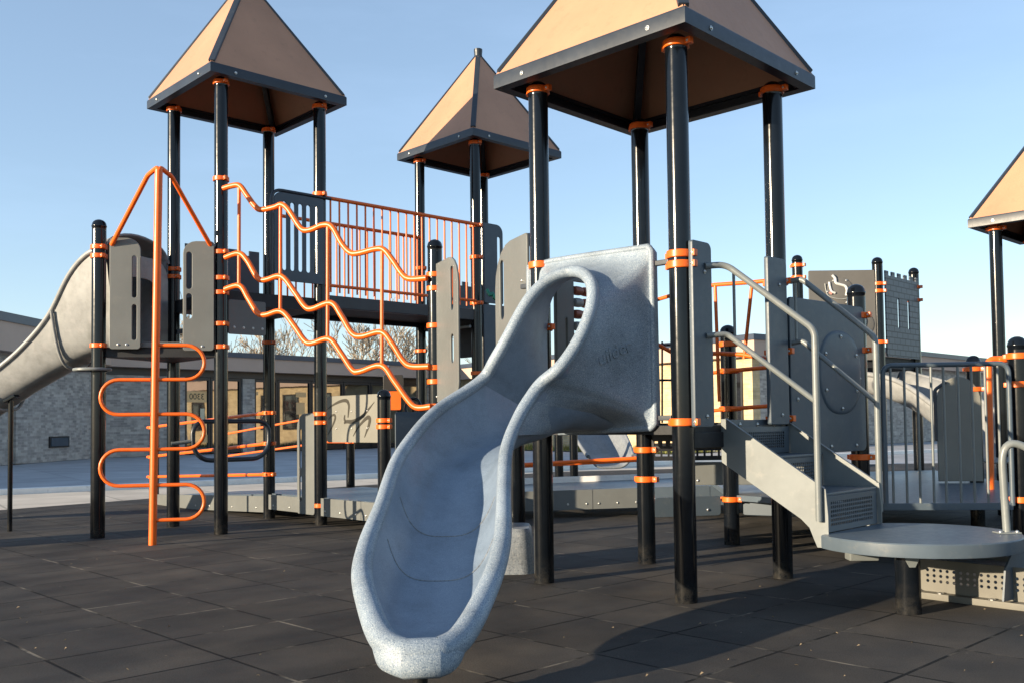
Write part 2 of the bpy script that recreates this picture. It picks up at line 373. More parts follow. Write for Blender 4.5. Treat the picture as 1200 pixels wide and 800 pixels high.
def clamp(p, z, parent, ang=None, h=.042, bolts=True):
    """two half collars with bolted ears"""
    m = MB(); c = Vector((p[0], p[1], z))
    m.lathe(c, [(RP+.001, -h/2), (RP+.010, -h/2), (RP+.013, -h/2+.004), (RP+.013, h/2-.004), (RP+.010, h/2), (RP+.001, h/2)], 24)
    if ang is None: ang = -math.pi/4
    d = Vector((math.cos(ang), math.sin(ang), 0)); t = Vector((-d.y, d.x, 0))
    m.box(c+d*(RP+.026), d*.022, t*.017, Vector((0, 0, h*.46)), .004)
    m.box(c-d*(RP+.020), d*.014, t*.013, Vector((0, 0, h*.40)), .004)
    o = m.build('clamp', MAT['orange'], parent)
    if bolts:
        for q in (c+d*(RP+.026)+t*.014, c+d*(RP+.026)-t*.014):
            nn = t if (q-c).dot(t) > 0 else -t
            if nn.y < .3: bolt(q, nn, o, .007)
    return o
def post(p, ztop, clamps=(), parent=None, label=None, dome=True, group=None, ang=None):
    m = MB(); c = Vector((p[0], p[1], 0)); r = RP
    prof = [(r, -.05), (r, .02), (r, .06), (r, ztop-.13), (r, ztop-.10), (r, ztop-.076)]
    if dome: prof += [(r+.004, ztop-.07), (r+.004, ztop-.06), (r+.001, ztop-.055)] + [(r*math.cos(R(a)), ztop-.052+.052*math.sin(R(a))) for a in (15, 35, 55, 75)] + [(0, ztop)]
    else: prof += [(r, ztop)]
    m.lathe(c, prof, 28)
    if parent is None:
        o = m.build('support_post', MAT['post'], None, 40, loc=c); tag(o, label, 'post', group or 'short black posts with domed caps')
    else: o = m.build('support_post', MAT['post'], parent, 40)
    for z in clamps: clamp(p, z, o, ang)
    return o
# ------------------------------------------------------------------ towers
def roof(parent, cx, cy, th, ze, fas=.093, over=.203, rise=1.40):
    K = [Vector((v.x, v.y, 0)) for v in square(cx, cy, th, S+2*over)]
    c = Vector((cx, cy, 0)); zt = ze+fas
    apex = c + Vector((0, 0, ze+rise))
    rf = thingpart = None
    # four tan sheets: one mesh, folded
    inner = [c + (k-c)*.985 + Vector((0, 0, zt-.012)) for k in K]
    tp = [apex + (k-c)*.03 + Vector((0, 0, -.055)) for k in K]
    m = MB()
    for i in range(4):
        j = (i+1) % 4
        rows = []
        for a in range(7):
            q = a/6; rows.append([inner[i].lerp(tp[i], q).lerp(inner[j].lerp(tp[j], q), b/6) for b in range(7)])
        m.grid(rows)
    rf = m.build('roof', MAT['tan'], parent, 0)
    sm = rf.modifiers.new('thickness', 'SOLIDIFY'); sm.thickness = .010; sm.offset = -1
    # fascia: box profile ring with inward lip
    m = MB(); rows = []
    prof = [(1.0, 0), (1.0, fas-.012), (.992, fas), (.94, fas+.004), (.94, fas-.02), (.975, fas-.02), (.975, .012), (.90, .012), (.90, 0)]
    for k in K: rows.append([c + (k-c)*a + Vector((0, 0, ze+h)) for a, h in prof])
    m.grid(rows, close=True, closev=True)
    fa = m.build('fascia', MAT['navy'], rf, 30)
    # hip trims
    for i in range(4):
        m = MB(); a = c+(K[i]-c)*.97+Vector((0, 0, zt+.0)); m.bar(a+Vector((0, 0, .012)), apex+Vector((0, 0, -.028)), .062, .03, .006)
        m.build('hip_trim', MAT['navy'], rf)
        m = MB(); m.bar(c+(K[i]-c)*.90+Vector((0, 0, ze+.03)), apex+Vector((0, 0, -.16)), .05, .07, .004)
        m.build('rafter', MAT['navy'], rf)
    m = MB(); m.lathe(apex, [(.05, -.09), (.052, -.02), (.055, .0), (.055, .03), (.045, .035), (0, .036)], 12)
    m.build('apex_cap', MAT['navy'], rf)
    for i in range(4):
        j = (i+1) % 4; e = (K[j]-K[i]); n = Vector((e.y, -e.x, 0)).normalized()
        if n.dot(K[i]-c) < 0: n = -n
        if n.y > .1: continue
        for t in (.17, .83): bolt(K[i].lerp(K[j], t)+Vector((0, 0, ze+fas*.42))+n*.001, n, fa, .011)
    return rf
def deck(parent, poly, z, th, m, name='deck'):
    b = MB(); b.prism([Vector((p[0], p[1], z-th)) for p in poly], (0, 0, th)); return b.build(name, m, parent, 20)
def tower(cx, cy, th, zc, label, posts, pc, dz=None, dth=.1, angs=None):
    t = thing('play_tower', (cx, cy, 0), label, 'play tower', 'playground towers with tan pyramid roofs')
    for i, p in enumerate(posts):
        post(p, zc+.075, list(pc[i])+[zc+.012], t, dome=True)
    roof(t, cx, cy, th, zc+.027)
    if dz: deck(t, posts, dz, dth, MAT['deckblack'])
    return t
TM = tower(.76, 6.204, .036, 3.145, 'nearest tan-roofed tower, carrying the speckled slide and the grey stairs', (A, B, D, C),
           ([1.005, 1.89, 1.95], [1.62, 2.02], [.60, .81], [1.02, 1.45, 1.90]), .985, .05)
TL = tower(-3.068, 9.991, -.016, 4.332, 'left tan-roofed tower, its high deck joined to the orange wavy rails', (La, Lb, Ld, Lc),
           ([1.78, 2.0, 2.30, 2.44, 2.69, 3.40], [2.58, 2.66], [1.17, .83, .49, 1.95], [1.14, 1.05, .20, 3.42]), 2.33, .13)
TN = tower(-.776, 12.234, -.004, 4.369, 'farthest middle tower with tan roof, at the end of the orange-railed bridge', (Na, Nb, Nd, Nc),
           ([3.38, 3.0, 2.45, 1.62], [1.95, 3.0], [], [2.2]), 2.33, .13)
TR = tower(5.545, 10.06, -.01, 2.975, 'tan-roofed tower cut off by the right edge of the photo', (Ra, Rb, Rd, Rc), ([], [], [], []), .62, .08)
# bolts under the deck of the near tower and perforated edge
def perforated(name, pl, s0, s1, z0, z1, rows, cols, hole, th, m, parent, r=.012, mx=.03, mz=.03, square_=False, off=0.0):
    holes = []
    for i in range(rows):
        for j in range(cols):
            cs = s0+mx+(s1-s0-2*mx)*(j/(max(1, cols-1))); cz = z0+mz+(z1-z0-2*mz)*(i/max(1, rows-1))
            if square_: holes.append([(cs-hole, cz-hole), (cs+hole, cz-hole), (cs+hole, cz+hole), (cs-hole, cz+hole)])
            else: holes.append([(cs+hole*math.cos(R(k*60)), cz+hole*math.sin(R(k*60))) for k in range(6)])
    return sheet(name, pl, rrect(s0, s1, z0, z1, (r,)*4, 3), holes, th, m, parent, .0015, off)
pAB = Plane(A, B); pAC = Plane(A, C); pBD = Plane(B, D, toward=(5, 0)); pDC = Plane(D, C)
for pl, nm in ((pAC, 2),):
    o = MB(); o.bar(pl.P(.05, .90, .0), pl.P(S-.05, .90, .0), .03, .09, .004); o.build('deck_beam', MAT['deckblack'], TM)
perforated('deck_grille', Plane(D, C), .05, S-.05, .82, 1.0, 2, 14, .017, .012, MAT['deckblack'], TM, square_=True, mx=.05, mz=.035)
# entrance panels on the L and N towers and other barrier panels -------------------------------
def bar_panel(parent, pl, px_outline, slots, th=.019, m='panel', r=(.02, .02, .06, .02), bolts=(), name='barrier_panel', off=0.0, tag_=None):
    (x0, y0, x1, y1) = px_outline
    s0, za = pl.px(x0, (y0+y1)/2); s1, zb = pl.px(x1, (y0+y1)/2)
    xm = (x0+x1)/2; _, z1 = pl.px(xm, y0); _, z0 = pl.px(xm, y1)
    a, b = min(s0, s1), max(s0, s1)
    hs = [slot(a+(b-a)*f, z0+(z1-z0)*g0, z0+(z1-z0)*g1, w) for f, g0, g1, w in slots]
    o = sheet(name, pl, rrect(a, b, z0, z1, r), hs, th, MAT[m], parent, .004, off)
    for f, g in bolts: bolt(pl.P(a+(b-a)*f, z0+(z1-z0)*g, th/2+off), pl.n, o, .010)
    return o
pPL = Plane(P_, La, .07)
pLaLc = Plane(La, Lc, .07); pNaNc = Plane(Na, Nc, .0); pNaNb = Plane(Na, Nb); pLdLc = Plane(Ld, Lc)
# slatted panel on left tower with its pipe frame
bar_panel(TL, pLaLc, (321, 229, 379, 331), [(f, .12, .9, .045) for f in (.2, .36, .52, .68, .84)], m='slate', r=(.02, .02, .02, .08))
a0, a1 = pLaLc.px(318, 300)[0], pLaLc.px(382, 300)[0]; zt = pLaLc.px(345, 226)[1]; zb = pLaLc.px(345, 335)[1]
m = MB(); m.tube(fillet([pLaLc.P(a0, zb, .0), pLaLc.P(a0, zt, .0), pLaLc.P(a1+.06, zt, .0)], .12), .017); m.build('guard_frame', MAT['navy'], TL)
bar_panel(TL, pLaLc, (270, 352, 314, 392), [], m='panel', r=(.02,)*4, bolts=[(.15, .2), (.4, .2), (.65, .2), (.9, .2)], name='kick_panel', off=-.05)
pLbLd = Plane(Lb, Ld)
def castle(parent, pl, s0, s1, z0, z1, mat, n=6, windows=(), th=.019, name='castle_panel', dz=.0):
    w = (s1-s0)/(2*n-1); out = [(s0+.02, z0), (s1-.02, z0), (s1, z0+.02)]
    x = s1; h = .055
    for k in range(n):
        out += [(x, z1), (x-w, z1)]
        if k < n-1: out += [(x-w, z1-h), (x-2*w, z1-h)]
        x -= 2*w
    out += [(s0, z0+.02)]
    return sheet(name, pl, out, windows, th, mat, parent, .003)
castle(TL, pLbLd, .12, S-.12, 2.36, 2.95, MAT['slate'], 4)
castle(TN, Plane(Nb, Nd), .1, S-.1, 2.36, 2.9, MAT['slate'], 5)
bar_panel(TN, pNaNc, (567, 263, 589, 356), [(.78, .1, .85, .05)], m='slate', r=(.02, .02, .1, .02))
bar_panel(TN, pNaNc, (614, 274, 633, 366), [(.3, .1, .85, .05)], m='slate', r=(.02, .02, .02, .1))
bar_panel(TN, pNaNc, (567, 358, 596, 470), [], m='slate', name='skirt_panel')
bar_panel(TN, pNaNb, (532, 366, 556, 418), [], m='deckblack', name='skirt_panel', off=-.1)
m = MB(); m.tube([pNaNb.P(-.0, 2.17, .1), pNaNb.P(.5, 2.17, .1)], .017); m.build('deck_strut', MAT['steel'], TN)
# ------------------------------------------------------------------ roller panel behind the slide opening
t = thing('roller_panel', (*B.lerp(D, .35), 1.0), 'grey panel with rows of grey and rust coloured rollers, seen through the slide opening', 'activity panel')
pl = Plane(B, D, 0, toward=(5, 0))
def sp(x): return pl.px(x, 400)[0]
sheet('frame_board', pl, rrect(sp(651), sp(671.5), 1.03, 1.98), [slot(sp(651)+(sp(671.5)-sp(651))*.55, 1.2, 1.4, .02), slot(sp(651)+(sp(671.5)-sp(651))*.55, 1.5, 1.7, .02)], .03, MAT['panel'], t)
sheet('frame_board', pl, rrect(sp(707), sp(745), 1.03, 1.98), [], .03, MAT['panel'], t)
for zz in (1.03, 1.98): MBx = MB().bar(pl.P(sp(662), zz, -.02), pl.P(sp(735), zz, -.02), .03, .05, .004); MBx.build('cross_bar', MAT['panel'], t)
k = 0
for i in range(11):
    z = 1.10+i*.079
    for x in (672.5, 682.5, 692.5):
        m = MB(); a = pl.P(sp(x), z); b2 = pl.P(sp(x+9.5), z); d = (b2-a).normalized(); L = (b2-a).length
        m.lathe(a, [(.014, 0), (.028, .004), (.031, L*.3), (.031, L*.7), (.028, L-.004), (.014, L)], 14, d)
        m.build('roller', MAT['rollerred'] if i in (8, 9, 10) and (i+k) % 3 else MAT['rollergrey'], t); k += 1
    m = MB(); m.tube([pl.P(sp(671), z), pl.P(sp(707), z)], .007, 6); m.build('axle', MAT['navy'], t)
# ------------------------------------------------------------------ main slide
def main_slide():
    t = thing('slide', (-.3, 4.6, 0), 'big speckled blue-grey slide curving down from the nearest tower to the front', 'slide', 'playground slides')
    mid = (A+B)/2; ab = (B-A).normalized(); out = Vector((-.6808, -.7325))
    def PL(tt, z, off=0.0): v = mid+ab*tt+out*off; return Vector((v.x, v.y, z))
    def ppx(x, y, off):
        o = Vector((mid.x+out.x*off, mid.y+out.y*off, 0)); n = Vector((out.x, out.y, 0)); d = ray(x, y); tt = (o-EYE).dot(n)/d.dot(n); return EYE+d*tt
    #      cx     cy    zL    zR   w    bed
    st = [(.250, 5.940, 1.62, 1.55, .56, .985), (.150, 5.79, 1.61, 1.50, .56, .975),
          (.058, 5.638, 1.587, 1.463, .56, .965), (-.072, 5.477, 1.451, 1.305, .56, .92), (-.203, 5.418, 1.247, 1.195, .55, .885),
          (-.36, 5.24, 1.088, 1.047, .545, .80), (-.457, 4.98, .886, .882, .545, .64), (-.470, 4.70, .750, .744, .555, .515), (-.466, 4.44, .638, .634, .56, .395),
          (-.474, 4.20, .515, .510, .585, .295), (-.480, 3.99, .410, .405, .55, .225), (-.470, 3.79, .312, .308, .44, .19), (-.458, 3.62, .245, .243, .33, .185), (-.448, 3.53, .210, .210, .235, .19), (-.442, 3.475, .196, .196, .11, .188)]
    n = len(st); Cn = [Vector((s[0], s[1])) for s in st]
    dense = []
    rows = []; railL = []; railR = []
    # resample stations smoothly
    vecs = [Vector((s[0], s[1], s[2])) for s in st]; aux = [Vector((s[3], s[4], s[5])) for s in st]
    v2 = catmull(vecs, 5); a2 = catmull(aux, 5); N = len(v2)
    M = 26
    for i in range(N):
        a = v2[max(0, i-1)]; b = v2[min(N-1, i+1)]
        h = Vector((b.x-a.x, b.y-a.y)).normalized(); lat = Vector((h.y, -h.x))    # image-left side
        # smoothed lateral near hood
        zL, zR, w, bed = v2[i].z, a2[i].x, a2[i].y, a2[i].z
        if i < 20: zL = zR = bed+.04; w = .50
        row = []
        for j in range(M+1):
            f = 1-2*j/M
            zr = zL if f > 0 else zR
            fx = math.copysign(abs(f)**.85, f)
            zz = bed + (zr-bed)*abs(f)**3.4
            row.append(Vector((v2[i].x+lat.x*fx*w/2, v2[i].y+lat.y*fx*w/2, zz)))
        rows.append(row); railL.append(row[0]); railR.append(row[-1])
    # the covered stretch under the hood: its floor joins the free chute to the deck opening
    hL, hR, e20, f20 = PL(.46, 1.0, .02), PL(-.09, 1.0, .02), rows[20][0].copy(), rows[20][-1].copy()
    for i in range(20):
        q = i/20; L_, R_ = hL.lerp(e20, q), hR.lerp(f20, q); cc = (L_+R_)/2; hf_ = (L_-R_)/2; bz = min(a2[i].z, .97)
        for j in range(M+1):
            f = 1-2*j/M; fx = math.copysign(abs(f)**.85, f); ze_ = L_.z if f > 0 else R_.z
            rows[i][j] = Vector((cc.x+hf_.x*fx, cc.y+hf_.y*fx, bz+(ze_-bz)*abs(f)**3.4))
    crow = rows
    m = MB(); m.grid(rows)
    ch = m.build('chute', MAT['slideworn'], t, 60)
    so = ch.modifiers.new('thickness', 'SOLIDIFY'); so.thickness = .022; so.offset = 0; so.use_rim = False
    k2 = 20   # where the free rims take over from the arch
    offL = (railL[k2]-Vector((mid.x, mid.y, 0))).dot(Vector((out.x, out.y, 0))); offR = (railR[k2]-Vector((mid.x, mid.y, 0))).dot(Vector((out.x, out.y, 0)))
    apx = [(578, 424, .95, 0), (594, 397, .88, 0), (608, 370, .79, 0), (621, 349, .70, 0), (637, 332, .60, 0), (655, 321.5, .52, 0), (673, 318, .46, 0), (686, 322, .50, 1), (694, 335, .54, 1), (694, 355, .61, 1), (686, 382, .71, 1), (672, 409, .81, 1), (653, 434, .92, 1)]
    arch = [ppx(x, y, (offR if sd_ else offL)*f) for x, y, f, sd_ in apx]
    ctrl = [railL[k2+8], railL[k2]] + arch + [railR[k2], railR[k2+8]]
    cs_ = catmull(ctrl, 5); cs_ = cs_[5:-5]
    path = list(reversed(railL[k2+1:])) + cs_ + railR[k2+1:]
    for _ in range(3): path = [path[0]] + [(path[i-1]+path[i]*2+path[i+1])/4 for i in range(1, len(path)-1)] + [path[-1]]
    path = catmull(path, 2)
    rr = []
    for p in path:
        f = min(1, max(0, (p.y-3.45)/1.0)); rr.append(.052*(1-f)+.035*f)
    m = MB(); m.tube(path, rr, 14, loop=True); m.build('rim', MAT['slide'], t, 60)
    # entrance throat: from the rim arch back to the hole in the hood
    hole = [(.46, 1.0), (.47, 1.2), (.47, 1.4), (.47, 1.6), (.43, 1.78), (.32, 1.88), (.18, 1.90), (.05, 1.84), (-.05, 1.70), (-.09, 1.5), (-.10, 1.3), (-.10, 1.1), (-.09, 1.0)]
    hole = catmull([PL(a, z, .02) for a, z in hole], 6)
    rows = []; nh = len(hole); nc = len(cs_)
    for q in range(7):
        f = q/6
        rows.append([cs_[i].lerp(hole[int(round(i*(nh-1)/(nc-1)))], f) for i in range(nc)])
    m = MB(); m.grid(rows); th = m.build('throat', MAT['slideworn'], t, 60)
    # hood: concave sheet from the rim out to the square edge
    rim_pts = [cs_[0], cs_[10], cs_[18], cs_[26], cs_[33], cs_[38], cs_[42], cs_[47], cs_[51], cs_[56], cs_[61], cs_[67], cs_[nc-1], railR[k2+4], railR[k2+8]]
    bnd = [(.626, 1.15), (.626, 1.5), (.626, 1.80), (.622, 2.02), (.42, 2.032), (.16, 2.03), (-.08, 2.025), (-.335, 2.02), (-.357, 1.99), (-.358, 1.65), (-.36, 1.35), (-.361, 1.0), (-.33, .972), (.05, .96), (.38, .952)]
    rp = catmull(rim_pts, 6)
    bp = []
    for i in range(len(bnd)-1):
        for k in range(6): bp.append((bnd[i][0]+(bnd[i+1][0]-bnd[i][0])*k/6, bnd[i][1]+(bnd[i+1][1]-bnd[i][1])*k/6))
    bp.append(bnd[-1])
    o3 = Vector((out.x, out.y, 0)); mid3 = Vector((mid.x, mid.y, 0)); ab3 = Vector((ab.x, ab.y, 0))
    def surf(p, b, q):      # q 0 at the rim, 1 at the edge
        off = (p-mid3).dot(o3); tt = (p-mid3).dot(ab3); z = p.z
        tq = tt+(b[0]-tt)*q; zq = z+(b[1]-z)*q; e = (1-q)**2.1
        v = PL(tq, zq, .03+(off-.03)*e); return v
    Q = 18
    rows = [[surf(p, b, k/Q) for p, b in zip(rp, bp)] for k in range(Q+1)]
    for _ in range(2):
        rows = [rows[0]] + [[rows[i][0]] + [(rows[i][j-1]+rows[i][j+1]+rows[i-1][j]+rows[i+1][j]+rows[i][j]*2)/6 for j in range(1, len(rows[i])-1)] + [rows[i][-1]] for i in range(1, Q)] + [rows[Q]]
    rows.append([PL(b[0], b[1], -.035) for b in bp])
    m = MB(); m.grid(rows); hd = m.build('hood', MAT['slide'], t, 60)
    bv = MB(); bv.tube([PL(b[0], b[1], .018) for b in bp], .020, 8); bv.build('hood_edge', MAT['slide'], t, 60)
    # moulded lettering, only the end of the word can be read
    cu = bpy.data.curves.new('lettering', 'FONT'); cu.body = 'uilder'; cu.size = .075; cu.extrude = .003; cu.bevel_depth = .0012
    co = bpy.data.objects.new('tmp', cu); COL.objects.link(co)
    dg = bpy.context.evaluated_depsgraph_get(); me = bpy.data.meshes.new_from_object(co.evaluated_get(dg))
    bpy.data.objects.remove(co)
    from mathutils.bvhtree import BVHTree
    vs = []; fs = []
    for r_ in rows[:-1]: vs += r_
    W = len(rows[0])
    for i in range(Q):
        for j in range(W-1): fs.append((i*W+j, i*W+j+1, (i+1)*W+j+1, (i+1)*W+j))
    bvh = BVHTree.FromPolygons([tuple(v) for v in vs], fs)
    def hit(x, y):
        h = bvh.ray_cast(EYE, ray(x, y).normalized()); return h[0], h[1]
    p0, nn = hit(702, 428); p1, _ = hit(741, 410)
    if nn is not None and p1 is not None:
        if nn.dot(EYE-p0) < 0: nn = -nn
        ex = (p1-p0); Lw = ex.length; ex.normalize(); ey = nn.cross(ex).normalized()
        w = max(v.co.x for v in me.vertices); k = Lw/w
        for v in me.vertices:
            q = p0+ex*(v.co.x*k)+ey*(v.co.y*k)
            h = bvh.find_nearest(q); nrm = h[1]
            if nrm.dot(nn) < 0: nrm = -nrm
            v.co = h[0]+nrm*(v.co.z+.001)-origin_of(t)
        me.materials.clear(); me.materials.append(MAT['slide']); link(bpy.data.objects.new('lettering', me), t)
    # seams across the chute
    for idx in (37, 44):
        row = []
        for j in range(2, M-1):
            f = 1-2*j/M; ii = idx-3.2*abs(f)**2.2; i0 = int(ii); g = ii-i0
            p = crow[i0][j].lerp(crow[i0+1][j], g); cc = v2[idx]
            inn = Vector((cc.x-p.x, cc.y-p.y, .06)).normalized()*.0115; row.append(p+Vector((inn.x*abs(f), inn.y*abs(f), .0115*(1-abs(f)**3))))
        m = MB(); m.tube(row, .004, 6); m.build('seam', MAT['slidedark'], t)
    # rolled front of the exit, dropping towards the ground
    hf = len(path)//2; fr = [p for p in path[hf:] if p.y < 3.64]+[p for p in path[:hf] if p.y < 3.64]; c0 = Vector((-.452, 3.74, 0)); rows = []
    for d, dz in ((.0, .048), (.022, .043), (.045, .022), (.058, -.012), (.062, -.045), (.054, -.073), (.025, -.088), (-.02, -.090)):
        row = []
        for p in fr:
            w_ = min(1, max(0, (3.64-p.y)/.13)); w_ = w_*w_*(3-2*w_); o_ = Vector((p.x-c0.x, p.y-c0.y, 0)).normalized()
            row.append(p+o_*(d*(.35+.65*w_))+Vector((0, 0, dz*w_ if dz < 0 else dz*(.6+.4*w_))))
        rows.append(row)
    m = MB(); m.grid(rows); m.build('exit_lip', MAT['slide'], t, 60)
    # foot under the exit
    m = MB(); m.tube([(-.46, 3.55, -.02), (-.46, 3.55, .14)], .028, 12); m.build('foot', MAT['post'], t)
        # brackets to the posts
    for pp in ((-.37, 1.92), (-.37, 1.03), (.61, 1.9)):
        m = MB(); m.bar(PL(pp[0], pp[1], 0), PL(pp[0]+math.copysign(.10, pp[0]), pp[1], 0), .03, .03, .004); m.build('bracket', MAT['navy'], t)
    return t
main_slide()
# ------------------------------------------------------------------ stairs of the near tower
def stairs():
    t = thing('staircase', (1.5, 5.9, 0), 'grey perforated metal staircase rising from the round platform to the nearest tower deck', 'stairs')
    org = Vector((A.x, A.y, 0)); u = Vector((U.x, U.y, 0)); n = Vector((N2.x, N2.y, 0))
    def Q(a, b, z): return org+u*a+n*b+Vector((0, 0, z))
    a0, a1 = .40, 1.075; b1 = .645; zd, zp = .985, .385; rise = (zd-zp)/3; run = b1/3
    for a, nm in ((a0, 0), (a1, 1)):
        top = [Q(a, .0, zd+.035), Q(a, .03, zd+.035), Q(a, b1+.01, .628), Q(a, b1+.022, zp+.10), Q(a, b1+.022, zp-.075)]
        bot = [Q(a, b1-.045, zp-.075), Q(a, b1-.065, zp-.03), Q(a, b1-.09, zp+.03), Q(a, b1-.14, zp+.075), Q(a, 0, .765)]
        m = MB(); m.prism(top+bot, u*(-.008 if nm == 0 else .008)); s = m.build('stringer', MAT['steel'], t, 20)
        m = MB(); m.bar(Q(a, .03, zd+.037), Q(a, b1, .632), .022, .005); m.build('stringer_lip', MAT['steel'], s)
        for bb, zz in ((b1-.02, zp+.10), (b1-.02, zp+.17)): bolt(Q(a-.009, bb, zz), -u, s, .011)
    for b0_, b2_, zt_ in ((.075, .305, .802), (.295, b1, .604)):
        m = MB(); m.box(Q((a0+a1)/2, (b0_+b2_)/2, zt_-.008), u*((a1-a0)/2-.010), n*((b2_-b0_)/2), Vector((0, 0, .008)), .003); m.build('tread', MAT['steeldark'], t)
    for bb, z0, z1 in ((.075, .802, .972), (.297, .604, .786), (b1-.004, zp, .588)):
        pl = Plane(Q(a0, bb, 0).xy, Q(a1, bb, 0).xy)
        perforated('riser', pl, .012, (a1-a0)-.012, z0+.003, z1-.001, 6, 22, .0095, .006, MAT['steeldark'], t, r=.004, mx=.07, mz=.04)
    # far top plate
    m = MB(); m.bar(Q(a0, .035, zd-.02), Q(a1, .035, zd-.02), .012, .10, .002); tp = m.build('top_plate', MAT['steeldark'], t)
    for f in (.2, .5, .8): bolt(Q(a0+(a1-a0)*f, .042, zd), n, tp, .011)
    # side planks and handrails
    pl = Plane(A, C, .075, toward=(5, 0)); pl = Plane(A, C, 0); 
    plo = Plane(A, C); nn = plo.n if plo.n.dot(n) > 0 else -plo.n
    class Off: pass
    pk = Plane((A+N2*.085), (C+N2*.085)); pk.n = n.copy()
    for x0, x1, y0, y1 in ((811, 833, 284, 500), (899.5, 921, 303, 497)):
        s0 = pk.px(x0, 400)[0]; s1 = pk.px(x1, 400)[0]; z1 = pk.px((x0+x1)/2, y0)[1]; z0 = pk.px((x0+x1)/2, y1)[1]
        o = sheet('side_plank', pk, rrect(s0, s1, z0, z1, (.015, .03, .04, .015)), [], .03, MAT['slate'], t)
        for zz in (z0+.06, z1-.17): bolt(pk.P((s0+s1)/2+.02, zz, .016), pk.n, o, .009)
    def rail(a, za0, za1, bx, foot, low=True, ext=.0):
        r = .0185
        P0 = Q(a-ext, .10, za0); P1 = Q(a-ext*.6, .17, za0+.012)
        m = MB(); m.tube(fillet([P0, P1, Q(a, bx, za1), Q(a, bx, foot)], .10, 8), r, 14)
        h = m.build('handrail', MAT['steel'], t, 60)
        m = MB(); zs = za0-.395; m.tube(fillet([Q(a-ext, .10, zs), Q(a-ext*.6, .17, zs+.01), Q(a, bx-.01, za1-.385)], .05), .016, 12); m.build('lower_rail', MAT['steel'], h, 60)
        m = MB(); m.tube([Q(a-.015, .13, zs+.01), Q(a-.015, .13, za0+.005)], .009, 10); m.build('baluster', MAT['steel'], h, 60)
    rail(a0-.03, 1.885, 1.50, b1-.02, zp+.07, ext=.27)
    rail(a1+.03, 1.895, 1.50, b1+.0, zp+.07, ext=.02)
    return Q
QS = stairs()
# round platform
def platform():
    c = Vector((2.03, 5.30, 0)); z = .385
    t = thing('round_platform', (c.x, c.y, 0), 'round grey metal step platform on one black leg, at the foot of the stairs', 'platform')
    pts = []
    for k in range(64):
        a = 2*math.pi*k/64; pts.append(c+Vector((math.cos(a)*.535, math.sin(a)*.52, 0)))
    # flat cut along the last riser
    n = Vector((N2.x, N2.y, 0)); lim = (QS(.4, .645, 0)).dot(n)
    pts = [p if p.dot(n) > lim else p+n*(lim-p.dot(n)) for p in pts]
    m = MB()
    def ring(k, zz): return [c+(p-c)*k+Vector((0, 0, zz)) for p in pts]
    vv = m.grid([ring(.97, z-.07), ring(1.0, z-.07), ring(1.003, z-.06), ring(1.003, z-.006), ring(.995, z)], close=True); m.face(vv[-1]); m.face(vv[0][::-1])
    m.build('platform_top', MAT['steeldark'], t, 30)
    lp = Vector((1.885, 5.05, 0))
    m = MB(); m.lathe(lp, [(RP, -.05), (RP, .315)], 24); m.build('leg', MAT['post'], t, 40)
    m = MB(); m.prism([lp+Vector((-.05, -.068, .315)), lp+Vector((.05, -.068, .315)), lp+Vector((.015, -.068, .245)), lp+Vector((-.015, -.068, .245))], (0, .01, 0)); m.build('leg_bracket', MAT['steel'], t)
    m = MB(); m.box(c+Vector((-.3, .0, z-.11)), (.08, 0, 0), (0, .05, 0), (0, 0, .035), .01); m.build('underframe', MAT['steel'], t)
    # arched grab rail on its foot plate
    h = thing('grab_rail', (*G(1180, 626, z).xy, z), 'arched grey grab rail standing on the rim of the round platform', 'handrail')
    b0 = G(1180, 624, z); d = Vector((.73, -.68, 0))*.5
    d = Vector((.55, .0, 0))
    top = atY(1180, 506, b0.y).z
    m = MB(); m.tube(fillet([b0, Vector((b0.x-.02, b0.y, top+.02)), Vector((b0.x+.36, b0.y-.08, top-.28)), Vector((b0.x+.42, b0.y-.12, 0))], .10, 10), .0205, 14); m.build('rail_tube', MAT['steel'], h, 60)
    m = MB(); m.box(b0+Vector((0, 0, .004)), (.06, .0, 0), (0, .045, 0), (0, 0, .004), .003); fp = m.build('foot_plate', MAT['steel'], h)
    for dx in (-.045, .045): bolt(b0+Vector((dx, -.02, .008)), (0, 0, 1), fp, .009)
    # lower step below the platform
    w = thing('transfer_step', (2.55, 5.2, 0), 'perforated tan-lit metal step at ground level under the round platform edge', 'step')
    g0, g1 = G(1078, 698), G(1199, 713)
    pl = Plane(g0.xy, g1.xy, 0)
    L = pl.len
    perforated('riser', pl, 0.0, L+.1, .035, .215, 3, 16, .009, .006, MAT['stepsteel'], w, r=.03, mx=.05, mz=.06)
    m = MB(); m.box(pl.P(L/2+.05, .018, .03), pl.u*(L/2+.05), pl.n*.035, Vector((0, 0, .018)), .003); m.build('base_flange', MAT['stepsteel'], w)
    for f in (.25, .75): bolt(pl.P(L*f, .037, .045), (0, 0, 1), w, .016)
    pb = Plane(g0.xy, g1.xy, -.22)
    perforated('riser', pb, 0.0, L*.86, .21, .315, 2, 16, .009, .006, MAT['steeldark'], w, r=.004, mx=.05, mz=.035)
    m = MB(); m.box(pl.P(L*.45, .205, -.11), pl.u*(L*.45), pl.n*.10, Vector((0, 0, .006)), .002); m.build('tread', MAT['steeldark'], w)
    e = pl.P(L+.0, 0, 0)
    m = MB(); m.prism([pl.P(L*.90, .335, -.30), pl.P(L*.90, .33, -.06), pl.P(L*.90, .22, .09), pl.P(L*.90, .05, .13), pl.P(L*.90, .03, -.3)], pl.u*.010); m.build('side_plate', MAT['slate'], w, 20)
platform()
